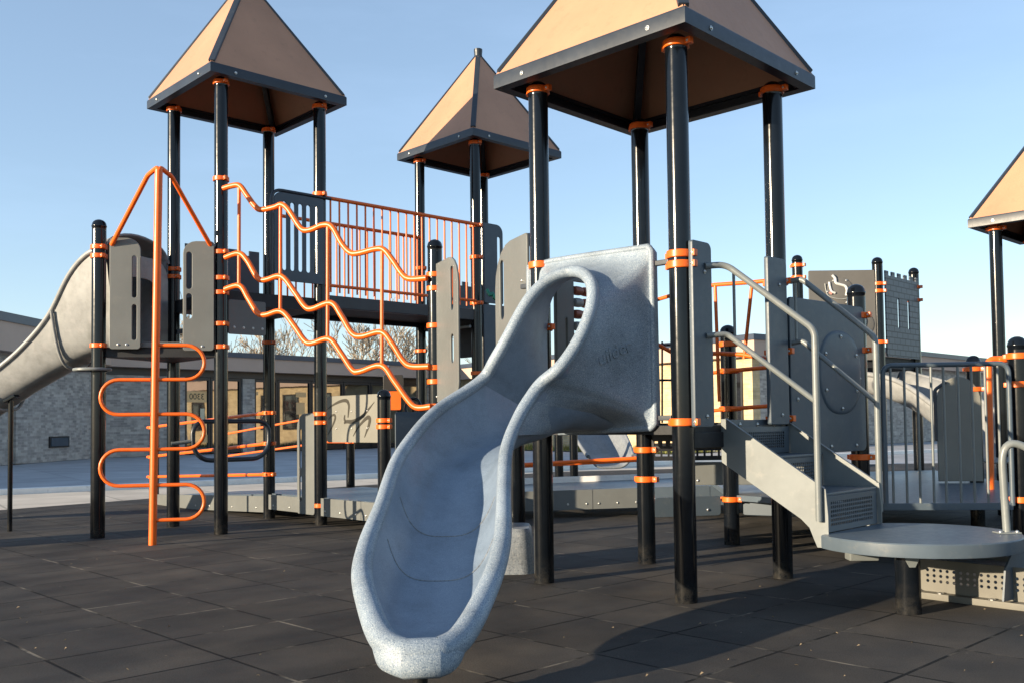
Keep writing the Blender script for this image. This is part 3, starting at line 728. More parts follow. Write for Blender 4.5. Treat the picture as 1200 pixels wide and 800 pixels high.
# ------------------------------------------------------------------ free posts
post(P_, 2.98, [2.715, 2.63, 1.79], label='domed black post with a ring step, at the corner of the far left slide')
post(W5, 2.61, [2.30, 2.18, 1.86, 1.50, 1.38, 1.17], label='black domed post where the orange wavy rails end, beside a grey slotted panel')
p450 = Vector((-1.52, 9.22))
post(p450, 1.355, [1.06, 1.0], label='short black post with round cap just right of the brush-stroke grey panel')
post(S8, 1.80, [1.64, 1.42, 1.11, .37], label='short black post with orange collars, under the stair handrail left of the steps')
post(E1, 1.98, [1.75, 1.50, .74, .52], label='black domed post at the right edge of the slate bubble panel')
post(E2, 1.58, [1.44, 1.24, .43], label='black domed post with wide orange collars, nearest the right edge of the photo')
post(S11, 1.60, [1.47, 1.28], label='short black post with two orange collars, behind the grey baluster railing')
post(Q9, 3.03, [2.75, 2.9], label='tall thin-looking black post at the left of the dog-face panel')
post(Q10, 2.99, [2.66, 2.57, 1.95], label='black domed post between the dog-face panel and the castle panel')
post(Q11, 2.98, [2.72, 2.55, 1.2], label='black domed post at the right edge of the grey castle panel')
P178 = Vector((-5.30, 13.15))
post(P178, 1.10, [1.03, .63, .36], label='slender short black post behind the orange loop pole, at the ramp end')
P410 = Vector((-2.87, 14.35))
post(P410, 1.25, [.78], label='short black post behind the brush-stroke panel, on the far side of the ramp')
for px, yy, lab in ((655, 14.2, 'left of two black posts seen below the big slide hood, behind the low ramp'), (672.5, 14.8, 'right of two black posts seen below the big slide hood, behind the low ramp')):
    q = atY(px, 540, yy); post(q.xy, 1.75, [], label=lab)
# ------------------------------------------------------------------ triangular deck with its two entrance panels
t = thing('corner_deck', (*((P_+La+Lb)/3), 0), 'triangular black deck at the left tower, with two grey slotted entrance panels', 'deck')
deck(t, (P_, La, Lb), 1.775, .09, MAT['deckblack'])
bar_panel(t, pPL, (128.5, 279, 165, 409), [(.80, .08, .40, .04), (.80, .46, .84, .04)], r=(.03, .03, .12, .03), bolts=[(.28, .04), (.55, .04)])
bar_panel(t, pPL, (214.5, 283, 251, 411), [(.20, .29, .52, .05), (.20, .56, .90, .05)], r=(.03, .03, .03, .12), bolts=[(.62, .04)])
m = MB(); m.bar(pPL.P(.25, 1.80, -.06), pPL.P(.85, 1.80, -.06), .02, .05, .003); m.build('threshold', MAT['panel'], t)
m = MB(); m.bar(Vector((Lb.x, Lb.y, 2.0)), Vector((Lb.x+.25, Lb.y-.16, 2.02)), .012, .05, .003); m.build('bracket', MAT['steel'], t)
# ring step on the corner post
t = thing('foot_ring', (P_.x, P_.y, 1.56), 'small grey ring step around the far left post', 'foot step')
m = MB(); m.tube([Vector((P_.x-.03+.16*math.cos(2*math.pi*k/28), P_.y-.06+.12*math.sin(2*math.pi*k/28), 1.565)) for k in range(28)], .016, 10, loop=True); m.build('ring', MAT['steel'], t, 60)
m = MB(); m.lathe((P_.x, P_.y, 1.565), [(RP+.001, -.02), (RP+.01, -.02), (RP+.01, .02), (RP+.001, .02)], 20); m.build('collar', MAT['post'], t)
# ------------------------------------------------------------------ orange loop pole
t = thing('loop_pole_climber', (-3.41, 8.43, 0), 'orange pole climber with alternating side loops and two arms arching up from it', 'climber')
PO = Vector((-3.41, 8.43, 0)); ud = (La-P_).normalized(); ud = Vector((ud.x, ud.y, 0))
ztop = atY(183, 200, 8.43).z
m = MB(); m.tube([PO+Vector((0, 0, -.03)), PO+Vector((.045, 0, ztop))], .033, 18); m.build('pole', MAT['orange'], t, 60)
lv = [atY(179, y, 8.43).z for y in (404.5, 444.5, 485, 526, 568, 609)]
r = .0165; Rr = (lv[0]-lv[1])/2
def loop_arc(z1, z2, sgn):
    zc = (z1+z2)/2; rr = (z1-z2)/2; ex = .43
    pts = [PO+ud*(sgn*.02)+Vector((0, 0, z1)), PO+ud*(sgn*(ex-rr))+Vector((0, 0, z1))]
    for k in range(1, 12):
        a = R(90-180*k/12); pts.append(PO+ud*(sgn*(ex-rr+rr*math.cos(a)))+Vector((0, 0, zc+rr*math.sin(a))))
    pts += [PO+ud*(sgn*(ex-rr))+Vector((0, 0, z2)), PO+ud*(sgn*.02)+Vector((0, 0, z2))]
    return pts
for i in range(5):
    m = MB(); m.tube(loop_arc(lv[i], lv[i+1], 1 if i % 2 == 0 else -1), r, 12); m.build('side_loop', MAT['orange'], t, 60)
top = PO+Vector((.045, 0, ztop+.01))
for tgt, px in ((P_, (131, 287)), (La, (249, 292))):
    e = atY(px[0], px[1], tgt.y-.05); d = (e-top); 
    k = top + Vector((d.x*.12, d.y*.12, .0)); 
    m = MB(); m.tube(fillet([top-Vector((0, 0, .02)), top+Vector((d.x*.03, d.y*.03, .02)), top+Vector((d.x*.22, d.y*.22, -.02)), e], .12, 8), .021, 12); m.build('arm', MAT['orange'], t, 60)
# ------------------------------------------------------------------ wavy rails
t = thing('wavy_rail_climber', (*La.lerp(W5, .5), 0), 'orange climber of three wavy rails and upright bars, sloping down to the right', 'climber')
pw = Plane(La, W5, .09)
wv = [[(262, 221), (272, 218), (281, 218), (290, 230), (299, 242), (306, 246), (322, 243), (330, 240), (338, 246), (349, 263), (356, 270), (366, 269), (378, 264), (389, 266), (400, 285), (410, 296), (420, 297), (440, 292), (450, 293), (460, 305), (471, 321), (480, 327), (500, 326)],
      [(264, 302), (280, 297), (290, 306), (302, 326), (312, 328), (330, 324), (345, 342), (357, 359), (366, 362), (388, 355), (400, 370), (413, 391), (425, 394), (447, 389), (460, 403), (472, 422), (482, 429), (503, 429)],
      [(264, 339), (281, 335), (291, 350), (302, 367), (312, 369), (330, 365), (345, 382), (357, 399), (366, 402), (386, 397), (400, 414), (413, 433), (422, 435), (447, 428), (462, 446), (477, 467), (488, 477), (505, 476)]]
for w in wv:
    m = MB(); m.tube(catmull([pw.P(*pw.px(x, y)) for x, y in w], 5), .026, 14); m.build('wavy_rail', MAT['orange'], t, 60)
for x, y0, y1 in ((280, 219, 335), (328.5, 242, 365), (384, 266, 397), (447.5, 293, 428)):
    m = MB(); m.tube([pw.P(*pw.px(x, y1)), pw.P(*pw.px(x+.3, y0))], .0165, 12); m.build('upright_bar', MAT['orange'], t, 60)
# ------------------------------------------------------------------ bridge
t = thing('bridge', (*((Lc+Na)/2), 2.3), 'black bridge deck with orange barred railings, between the left and middle towers', 'bridge')
deck(t, (Lc, Na, Nb, Ld), 2.345, .05, MAT['deckblack'])
for p, q in ((Lc, Na), (Ld, Nb)):
    m = MB(); m.bar((p.x, p.y, 2.31), (q.x, q.y, 2.31), .05, .13, .008, (0, 0, 1)); m.build('side_beam', MAT['navy'], t)
    rl = MB(); pq = Plane(p, q); o_ = .06
    rl.tube([pq.P(.03, 3.385, o_), pq.P(pq.len-.03, 3.385, o_)], .021, 12); ro = rl.build('railing', MAT['orange'], t, 60)
    m = MB(); m.tube([pq.P(.06, 2.47, o_), pq.P(pq.len-.06, 2.47, o_)], .017, 12); m.build('bottom_rail', MAT['orange'], ro, 60)
    nb = 19
    for k in range(nb):
        s = .09+(pq.len-.18)*k/(nb-1)
        m = MB(); m.tube([pq.P(s, 2.40, o_), pq.P(s, 3.385, o_)], .0105, 8); m.build('baluster', MAT['orange'], ro, 60)
# ------------------------------------------------------------------ left slide
def left_slide():
    t = thing('slide', (-4.3, 9.6, 0), 'weathered pale grey slide leaving the photo at its left edge', 'slide', 'playground slides')
    pc = (P_+Lb)/2; out = (pc-(P_+La+Lb)/3).normalized()
    ab = (Lb-P_).normalized()
    dirs = [(0.0, 1.78), (.22, 1.78), (.48, 1.74), (.8, 1.63), (1.15, 1.48), (1.5, 1.31), (2.1, .98), (2.9, .52), (3.5, .26)]
    rows = []; M = 18; rl = []; rr = []
    hw = [.44, .43, .38, .30, .26, .25, .25, .25, .25]; wall = [.95, .90, .76, .50, .36, .30, .28, .26, .2]
    pts = []
    for (d, z), w, h in zip(dirs, hw, wall):
        bend = -.05*d*d*.25
        pts.append((Vector((pc.x+out.x*d+ab.x*bend, pc.y+out.y*d+ab.y*bend, z)), Vector((w, h, 0))))
    v = catmull([p for p, _ in pts], 5); a = catmull([q for _, q in pts], 5)
    for i in range(len(v)):
        row = []
        for j in range(M+1):
            f = 1-2*j/M; fx = math.copysign(abs(f)**.8, f)
            row.append(v[i]+Vector((ab.x, ab.y, 0))*(fx*a[i].x)+Vector((0, 0, a[i].y*abs(f)**3)))
        rows.append(row); rl.append(row[0]); rr.append(row[-1])
    m = MB(); m.grid(rows); o = m.build('chute', MAT['slideold'], t, 60)
    s = o.modifiers.new('thickness', 'SOLIDIFY'); s.thickness = .03; s.offset = -1; s.use_rim = False
    for e in (rl, rr):
        m = MB(); m.tube(e, .026, 12); m.build('rim', MAT['slideold'], t, 60)
    # closed bulging hood over the entrance
    rows = []
    for i in range(13):
        q = i/12; row = []
        k = int(q*16); b1, b2 = rl[k], rr[k]; c = (b1+b2)/2
        for j in range(15):
            an = R(180*j/14); wv_ = (b1-b2)*.5
            row.append(c+wv_*math.cos(an)*1.0+Vector((0, 0, math.sin(an)*(.20*(1-q)**.6))))
        rows.append(row)
    m = MB(); m.grid(rows); o = m.build('hood', MAT['slideold'], t, 60)
    s = o.modifiers.new('thickness', 'SOLIDIFY'); s.thickness = .02
    for idx in (14, 26):
        ring = [p+Vector((0, 0, -.03)) for p in rows[0]] if False else None
        row = []
        for j in range(M+1):
            f = 1-2*j/M; fx = math.copysign(abs(f)**.8, f); fx *= 1.06
            row.append(v[idx]+Vector((ab.x, ab.y, 0))*(fx*a[idx].x)+Vector((0, 0, a[idx].y*abs(f)**3-.035)))
        m = MB(); m.tube(row, .016, 8); m.build('joint_flange', MAT['slideold'], t, 60)
    lg = Vector((-5.37, 9.73, 0))
    m = MB(); m.tube([lg-Vector((0, 0, .03)), lg+Vector((0, 0, 1.32))], .023, 12); m.build('leg', MAT['post'], t, 60)
    m = MB(); m.bar(lg+Vector((-.05, .0, 1.30)), lg+Vector((.06, .0, 1.36)), .1, .03, .004); m.build('leg_bracket', MAT['post'], t)
    # flat entrance board facing the deck
    pl = Plane(P_, Lb); 
    o = sheet('entrance_board', pl, rrect(.14, .94, 1.79, 2.72, (.02, .02, .2, .2)), [rrect(.26, .82, 1.83, 2.5, (.02, .02, .2, .2))], .02, MAT['slideold'], t)
left_slide()
# ------------------------------------------------------------------ entrance panels between the wavy climber post and the near tower
WB = Plane(W5, B, .0)
mp = W5.lerp(B, .65)
t = thing('slotted_panel', (W5.x, W5.y, 1.1), 'lit grey plastic panel with slots, fixed to the post where the wavy rails end', 'panel', 'slotted grey entrance panels')
bar_panel(t, WB, (510, 303, 538, 470), [(.76, .62, .93, .075), (.76, .26, .46, .075)], r=(.02, .15, .24, .06), name='panel_board', bolts=[(.1, .8), (.1, .04)])
t = thing('slotted_panel', (mp.x, mp.y, 1.1), 'lit grey plastic panel with slots, left of the nearest tower and behind the big slide', 'panel', 'slotted grey entrance panels')
pv = Plane(mp, B, .0)
bar_panel(t, pv, (582, 281, 620, 470), [(.22, .52, .90, .075), (.22, .1, .36, .075)], r=(.02, .02, .03, .30), name='panel_board', bolts=[(.85, .72)])
post(mp+Vector((.12, .28)), 2.3, [1.9], label='black post mostly hidden behind the slotted panel left of the nearest tower')
# green shapes on the panel
t = thing('spinner_toy', (*atY(575, 345, 12.0).xy, 2.4), 'small dark green twisting toy beside the middle tower post', 'play toy')
b = atY(572, 343, 11.3); m = MB(); m.tube(catmull([atY(571, 340, 11.3), atY(574, 346, 11.25), atY(577, 344, 11.3), atY(580, 350, 11.25), atY(584, 349, 11.3)], 4), .022, 10); m.build('twist', MAT['green'], t, 60)
# ------------------------------------------------------------------ molded step pods by post B
t = thing('step_block', (-.2, 6.75, 0), 'moulded slate plastic stepping block on the ground behind the big slide', 'step')
c = Vector((-.36, 6.75, 0))
for h, k, dx in ((.30, 1.0, 0), (.56, .62, -.07)):
    m = MB(); rows = []
    for zz, f in ((0, 1.04), (h-.05, .97), (h-.02, .95), (h, .90)):
        rows.append([c+Vector((dx, 0, zz))+Vector((q[0], q[1], 0))*f*k for q in rrect(-.28, .28, -.24, .24, (.09,)*4, 5)])
    vv = m.grid(rows, close=True); m.face(vv[-1]); m.build('tread_block', MAT['slidedark'], t, 40)
# ------------------------------------------------------------------ ramp
t = thing('access_ramp', (0, 10.5, 0), 'low grey access ramp with pale side boards running behind the posts', 'ramp')
vN = (Lc-Ld).normalized(); nb_ = Vector((.70, .714))
X1 = Lc+vN*1.55
def ramp_deck(poly, zs, name='ramp_deck', m='steeldark'):
    b = MB(); a = [b.b.verts.new((p.x, p.y, z)) for p, z in zip(poly, zs)]; lo = [b.b.verts.new((p.x, p.y, z-.04)) for p, z in zip(poly, zs)]
    b.face(a); b.face(lo[::-1]); n = len(a)
    for i in range(n): b.face((a[i], lo[i], lo[(i+1) % n], a[(i+1) % n]))
    return b.build(name, MAT[m], t, 20)
def side_board(p, q, zt0, zt1, h=.19, off=.03, m='panel', nseg=1):
    d = (q-p).normalized(); n = Vector((d.y, -d.x)); n = n if n.dot(-p) > 0 else -n
    for k in range(nseg):
        a = p.lerp(q, k/nseg+.002); b = p.lerp(q, (k+1)/nseg-.002); za = zt0+(zt1-zt0)*k/nseg; zb = zt0+(zt1-zt0)*(k+1)/nseg
        mb = MB(); o3 = Vector((n.x, n.y, 0))*off
        mb.prism([Vector((a.x, a.y, za-h))+o3, Vector((b.x, b.y, zb-h))+o3, Vector((b.x, b.y, zb))+o3, Vector((a.x, a.y, za))+o3], Vector((n.x, n.y, 0))*.022)
        o = mb.build('side_board', MAT[m], t, 20)
        for f in (.12, .5, .88):
            w = a.lerp(b, f); bolt(Vector((w.x, w.y, za+(zb-za)*f-h*.72))+Vector((n.x, n.y, 0))*(off+.023), (n.x, n.y, 0), o, .010)
r0 = P178+vN*.05
ramp_deck([r0, Ld, Ld+nb_*1.25, r0+nb_*1.25], [.10, .27, .27, .10])
ramp_deck([Ld, X1, X1+nb_*1.25, Ld+nb_*1.25], [.28]*4)
side_board(r0, Ld, .13, .25, .18, nseg=2); side_board(Ld+vN*.08, Lc-vN*.08, .27, .27, .16); side_board(Lc+vN*.08, X1, .28, .28, .18, nseg=2)
Y1, Y2 = Vector((-.55, 10.35)), Vector((1.05, 10.45))
Y3 = Vector((2.5, 10.3))
ramp_deck([X1, Y1, Vector((-.75, 11.6)), X1+nb_*1.25], [.28]*4)
ramp_deck([Y1, Y2, Y3, Vector((3.2, 12.2)), Vector((-.75, 11.65))], [.28, .30, .33, .36, .28])
side_board(Y1, Y2, .285, .31, .21, nseg=3); side_board(Y2, Y3, .31, .35, .21, m='slate', nseg=2)
for a, b2, zt in ((Vector((-.55, 11.6)), Vector((2.9, 12.1)), .36),): side_board(a, b2, .36, .40, .09, m='curb')
# landing beyond the stairs
t = thing('landing_deck', (2.8, 8, 0), 'flat slate landing deck behind the baluster railing on the right', 'deck')
deck(t, (E1, E2, Vector((4.3, 7.7)), S11+Vector((.3, .2)), Vector((4.6, 11.4)), Vector((2.6, 11.0)), S8+Vector((.2, 2.2)), S8), .405, .045, MAT['steeldark'])
pz = Plane(S8, E1, .03)
for p, q, z0, z1, mm in ((S8+Vector((-.65, -.12)), S8+Vector((-.09, -.01)), .24, .40, 'slate'), (S8+Vector((.09, 0)), S8+Vector((.75, -.35)), .24, .40, 'slate')):
    pl = Plane(p, q); o = sheet('kick_board', pl, rrect(0, pl.len, z0, z1, (.03,)*4), [], .019, MAT[mm], t); bolt(pl.P(pl.len*.8, z0+.05, .011), pl.n, o, .010)
pl = Plane(S8+Vector((-.25, .45)), S8+Vector((.65, .35)))
o = sheet('kick_board', pl, rrect(0, pl.len, .46, .66, (.02,)*4), [], .019, MAT['panel'], t); bolt(pl.P(.05, .50, .011), pl.n, o, .010); bolt(pl.P(.6, .50, .011), pl.n, o, .010)
perforated('grille', Plane(S8+Vector((-.6, .3)), S8+Vector((.4, .3))), 0, 1.0, .68, .83, 1, 16, .022, .012, MAT['deckblack'], t, square_=True, mx=.04, mz=.06)
# rails of the ramp
def pipe(name, pts, r, m, parent, fl=None, seg=12):
    b = MB(); b.tube(fillet(pts, fl) if fl else pts, r, seg); return b.build(name, MAT[m], parent, 60)
t = thing('ramp_handrail', (*P178.lerp(Ld, .5), 0), 'three orange pipe handrails along the near side of the ramp, left tower end', 'handrail', 'orange ramp handrails')
for z0, z1 in ((1.03, 1.17), (.63, .83), (.36, .49)):
    d = Vector((-vN.x, -vN.y, 0)); pipe('pipe', [Vector((P178.x, P178.y, z0))+d*.15+Vector((0, -.07, 0)), Vector((Ld.x, Ld.y, z1))+Vector((0, -.075, 0))], .019, 'orange', t)
t = thing('ramp_handrail', (*P410, 0), 'orange pipe handrails along the far side of the ramp, behind the brush-stroke panel', 'handrail', 'orange ramp handrails')
fa = Vector((-5.1, 15.6))
for z0, z1 in ((.92, 1.18), (.56, .78)):
    pipe('pipe', [Vector((fa.x, fa.y, z0)), Vector((P410.x-.4, P410.y+.2, z1-.0)), Vector((P410.x, P410.y-.07, z1))], .017, 'orange', t)
t = thing('ramp_handrail', (.4, 10.4, 0), 'orange pipe handrails on the ramp under the big slide hood', 'handrail', 'orange ramp handrails')
for y0, y1, dd in ((489, 483, 10.5), (544.5, 535.5, 10.5), (546, 538, 11.6)):
    pipe('pipe', [atY(604, y0, dd), atY(760, y1, dd)], .021, 'orange', t)
t = thing('landing_rail', (*S8, 0), 'rust orange pipe rails between the short collared post and the nearest tower', 'handrail')
for z in (1.42, 1.11):
    pipe('pipe', [Vector((S8.x, S8.y-.07, z)), Vector((C.x+.35, C.y+1.5, z+.02))], .017, 'orange', t)
    pipe('pipe', [Vector((S8.x-.45, S8.y+.1, z-.04)), Vector((S8.x, S8.y-.06, z))], .015, 'orange', t)
# ------------------------------------------------------------------ loop guard on the back of the near tower
t = thing('arch_guard', (*((D+C)/2), 1), 'thin orange pipe guard across the back of the nearest tower, seen between slide and stairs', 'guard rail')
pd = Plane(D, C, -.02)
def pq(x, y): return pd.P(*pd.px(x, y))
pipe('pipe', [pq(768, 352), pq(808, 340), pq(837, 334), pq(881, 331), pq(910, 328)], .014, 'orange', t)
pipe('pipe', [pq(838, 334), pq(843, 470)], .012, 'orange', t)
pipe('pipe', [pq(881.5, 331), pq(872, 420)], .012, 'orange', t)
pipe('pipe', [pq(768, 402), pq(790, 414), pq(845, 414), pq(870, 415), pq(905, 422)], .015, 'orange', t)
pipe('pipe', [pq(770, 404), pq(772, 470)], .012, 'orange', t)
t = thing('wire_gate', (*((D+C)/2), 1), 'black bent rod guard, between the near tower post and the left stair plank', 'guard rail')
pd2 = Plane(D, C, -.06)
def pg(x, y): return pd2.P(*pd2.px(x, y))
for x in (764, 776, 806.5, 813): pipe('rod', [pg(x, 400), pg(x, 495)], .007, 'navy', t, seg=8)
pipe('rod', [pg(762, 404), pg(775, 404), pg(808, 404), pg(813, 415), pg(806, 430), pg(812, 445), pg(818, 450)], .010, 'navy', t, .03, 8)
pipe('rod', [pg(762, 445), pg(820, 445)], .008, 'navy', t, seg=8)
# ------------------------------------------------------------------ slate bubble panel
t = thing('oval_window_panel', (*C.lerp(E1, .5), .6), 'tall slate panel with a long oval bubble, between the stairs and a domed post', 'play panel')
pc_ = Plane(C, E1, .05); 
s0, s1 = pc_.px(925, 440)[0], pc_.px(1012, 440)[0]; z1 = pc_.px(960, 353)[1]; z0 = pc_.px(965, 530)[1]
o = sheet('board', pc_, rrect(s0, s1, z0, z1, (.04, .05, .03, .03)), [], .022, MAT['slate'], t)
sc_ = pc_.px(983, 440)[0]; za, zb = pc_.px(983, 388)[1], pc_.px(983, 485)[1]; zc, rz = (za+zb)/2, (za-zb)/2; rx = (pc_.px(1010, 440)[0]-pc_.px(957, 440)[0])/2*.92
m = MB(); rows = []
for k in range(9):
    q = k/8*math.pi/2
    rows.append([pc_.P(sc_+rx*math.cos(q)*math.copysign(abs(math.cos(a))**.8, math.cos(a)), zc+rz*math.cos(q)*math.copysign(abs(math.sin(a))**.9, math.sin(a)), .011+.014*math.sin(q)**.5) for a in [2*math.pi*j/40 for j in range(40)]])
m.grid(rows, close=True); bo = m.build('bubble', MAT['slate'], t, 60)
for a in range(0, 360, 60): bolt(pc_.P(sc_+rx*.84*math.cos(R(a+30)), zc+rz*.86*math.sin(R(a+30)), .0235), pc_.n, bo, .010)
for f, g in ((.08, .35), (.12, .04), (.85, .04), (.92, .5), (.5, .04)): bolt(pc_.P(s0+(s1-s0)*f, z0+(z1-z0)*g, .012), pc_.n, o, .010)
# ------------------------------------------------------------------ guard rail with balusters
t = thing('baluster_railing', (*E1.lerp(E2, .5), .4), 'grey railing of slim balusters above the round platform', 'railing')
pg_ = Plane(E1, E2, .06)
sa, sb = pg_.px(1036, 500)[0], pg_.px(1184, 500)[0]; zt, zb = pg_.px(1100, 427)[1], pg_.px(1100, 592)[1]
pipe('frame', [pg_.P(sa, zb, 0), pg_.P(sa, zt, 0), pg_.P(sb, zt, 0), pg_.P(sb, zb, 0)], .018, 'steeldark', t, .07)
m = MB(); m.bar(pg_.P(sa-.02, zb-.005, 0), pg_.P(sb, zb-.005, 0), .03, .05, .004); m.build('bottom_channel', MAT['steeldark'], t)
for x in (1045, 1061, 1076.5, 1092.5, 1107, 1124, 1140, 1156, 1171):
    s = pg_.px(x, 500)[0]; pipe('baluster', [pg_.P(s, zb, 0), pg_.P(s, zt, 0)], .0095, 'steel', t, seg=10)
# orange bent pole behind it
t = thing('bent_pole', (*atY(1160, 540, 8.2).xy, 0), 'bent orange pole rising behind the baluster railing near the right edge', 'climber')
yq = 8.2; b = atY(1160, 548, yq)
pipe('pole', [Vector((b.x, b.y, .40)), atY(1158.5, 450, yq), atY(1158, 421, yq), atY(1174, 421, yq), Vector((E2.x+.5, E2.y+.4, atY(1185, 421, yq).z))], .031, 'orange', t, .12)
# ------------------------------------------------------------------ dog-face panel
t = thing('maze_panel', (*Q9.lerp(Q10, .5), 1.9), 'lit brown-grey sheet with a dog-shaped maze window, high at the back right', 'activity panel')
pq_ = Plane(Q9, Q10, .05)
s0, s1 = pq_.px(948, 360)[0], pq_.px(1026, 360)[0]; z1, z0 = pq_.px(985, 317)[1], pq_.px(985, 422)[1]
c1 = pq_.px(984, 342); c2 = pq_.px(1022, 378)
MAT['brownsheet'] = paint('brown_grey_sheet', (.125, .12, .112), .5, .1, 2.5, .4, .1, 300)
sheet('board', pq_, rrect(s0, s1, z0, z1, (.02,)*4), [], .02, MAT['brownsheet'], t)
m = MB()
m.lathe(pq_.P(c1[0], c1[1], .0102), [(.17, 0), (.17, .006), (.155, .012), (0, .012)], 32, pq_.n); w1 = m.build('window_ring', MAT['brownsheet'], t)
for a in range(0, 360, 60): bolt(pq_.P(c1[0]+.155*math.cos(R(a)), c1[1]+.155*math.sin(R(a)), .022), pq_.n, w1, .012)
m = MB(); m.lathe(pq_.P(c2[0]-.13, c2[1]-.02, .0102), [(.15, 0), (.15, .006), (.135, .012), (0, .012)], 32, pq_.n); m.build('window_ring', MAT['brownsheet'], t)
# the maze track: a snout-and-ears squiggle
def tr(pts, r, mat):
    m = MB(); m.tube(catmull([pq_.P(*pq_.px(x, y), .026) for x, y in pts], 4), r, 8); m.build('maze_track', MAT[mat], t, 60)
tr([(974.5, 323), (978, 327), (979, 332), (984, 334), (990, 336), (992, 341), (991, 347)], .017, 'lampw')
tr([(971, 331), (972, 337), (974, 342), (978, 344)], .014, 'lampw')
MAT['pinkplastic'] = paint('pale_pink_plastic', (.55, .26, .22), .5, .1, 9)
tr([(971, 343), (974, 345)], .013, 'pinkplastic')
tr([(966, 333), (967, 340), (970, 347), (978, 350), (986, 351), (992, 350)], .006, 'rollergrey')
tr([(1011, 370), (1013, 376), (1012, 382)], .017, 'lampw')
# ------------------------------------------------------------------ castle panel
def castle_sheet():
    m, nt, b = newmat('castle_block_sheet'); co = geopos(nt)
    return m
t = thing('castle_panel', (*Q10.lerp(Q11, .5), 1.8), 'grey block-patterned castle panel with battlements and two arrow slits', 'panel')
pk = Plane(Q10, Q11, .05)
s0, s1 = pk.px(1038, 370)[0], pk.px(1077, 370)[0]; z1, z0 = pk.px(1057, 322)[1], pk.px(1057, 419)[1]
L = s1-s0; wins = []
for f in (.36, .66): wins.append(slot(s0+L*f, z0+(z1-z0)*.34, z0+(z1-z0)*.70, .055))
mb_, nt, b = newmat('castle_block_sheet'); 
sep = nd(nt, 'ShaderNodeSeparateXYZ'); nt.links.new(geopos(nt), sep.inputs[0])
ad = nd(nt, 'ShaderNodeMath', operation='MULTIPLY', inp={1: pk.u.x}); nt.links.new(sep.outputs[0], ad.inputs[0])
ae = nd(nt, 'ShaderNodeMath', operation='MULTIPLY_ADD', inp={1: pk.u.y}); nt.links.new(sep.outputs[1], ae.inputs[0]); nt.links.new(ad.outputs[0], ae.inputs[2])
cbx = nd(nt, 'ShaderNodeCombineXYZ'); nt.links.new(ae.outputs[0], cbx.inputs[0]); nt.links.new(sep.outputs[2], cbx.inputs[1])
brk = nd(nt, 'ShaderNodeTexBrick', inp={'Color1': (.15, .165, .18, 1), 'Color2': (.13, .145, .16, 1), 'Mortar': (.03, .035, .045, 1), 'Scale': 1.0, 'Mortar Size': .008, 'Brick Width': .16, 'Row Height': .072})
nt.links.new(cbx.outputs[0], brk.inputs['Vector']); nt.links.new(brk.outputs['Color'], b.inputs['Base Color']); b.inputs['Roughness'].default_value = .5
castle(t, pk, s0, s1, z0, z1, mb_, 6, wins, name='castle_board')
deckt = thing('high_deck', (4.0, 12.2, 1.7), 'dark raised deck under the castle panel and the dog-maze sheet', 'deck')
deck(deckt, (Q9, Q10, Q11, Vector((4.2, 13.3)), Vector((3.2, 13.2))), 1.78, .14, MAT['deckblack'])
# tan and slate slides behind the railing ---------------------------------------
def far_slide(label, path, widths, walls, mat, hood=None):
    t = thing('slide', (path[-1][0], path[-1][1], 0), label, 'slide', 'playground slides')
    v = catmull(path, 5); a = catmull([Vector((w, h, 0)) for w, h in zip(widths, walls)], 5)
    rows = []; M = 16; rl, rr = [], []
    for i in range(len(v)):
        p, q = v[max(0, i-1)], v[min(len(v)-1, i+1)]; h = Vector((q.x-p.x, q.y-p.y, 0)).normalized(); lat = Vector((h.y, -h.x, 0)); row = []
        for j in range(M+1):
            f = 1-2*j/M; fx = math.copysign(abs(f)**.8, f); row.append(v[i]+lat*(fx*a[i].x)+Vector((0, 0, a[i].y*abs(f)**3.2)))
        rows.append(row); rl.append(row[0]); rr.append(row[-1])
    m = MB(); m.grid(rows); o = m.build('chute', MAT[mat], t, 60); s = o.modifiers.new('thickness', 'SOLIDIFY'); s.thickness = .03; s.offset = -1
    for e in (rl, rr):
        m = MB(); m.tube(e, .03, 10); m.build('rim', MAT[mat], t, 60)
    return t
t = far_slide('beige grey slide dropping behind the baluster railing, below the castle panel', [(4.15, 12.1, 1.32), (4.2, 11.7, 1.28), (4.45, 11.2, 1.08), (4.62, 10.7, .80), (4.68, 10.3, .62), (4.66, 9.9, .54)], [.36, .36, .36, .34, .30, .28], [.26, .28, .34, .36, .30, .2], 'slideold')
# rounded tan panel, lit at the top
t = thing('bubble_board', (*S11.lerp(Vector((3.55, 9.5)), .5), .4), 'tan panel with a domed top, behind the balusters next to the short two-collared post', 'panel')
pb = Plane(Vector((3.6, 9.2)), S11, .05)
s0, s1 = pb.px(1098, 500)[0], pb.px(1150, 500)[0]; zt, zb = pb.px(1122, 441)[1], .42
out = [(s0, zb), (s1, zb)] + [((s0+s1)/2+(s1-s0)/2*math.cos(R(a)), zt-.24+.24*math.sin(R(a))) for a in range(0, 181, 12)]
MAT['tanpanel'] = paint('tan_plastic_sheet', (.175, .17, .145), .5, .1, 2.5)
sheet('board', pb, out, [], .03, MAT['tanpanel'], t)
pipe('grab_handle', [pb.P(s0-.02, .8, .06), pb.P(s0-.02, zt-.12, .06), pb.P(s0+.08, zt-.05, .04)], .016, 'navy', t, .05)
# small dark slide under the hood, far behind
far_slide('small dark grey slide far behind, its exit visible under the big slide hood', [atY(640, 470, 17.2), atY(668, 486, 16.8), atY(690, 512, 16.3), atY(705, 537, 15.6), atY(716, 549, 15.0)], [.42, .42, .42, .42, .36], [.5, .4, .38, .34, .2], 'slidedark')
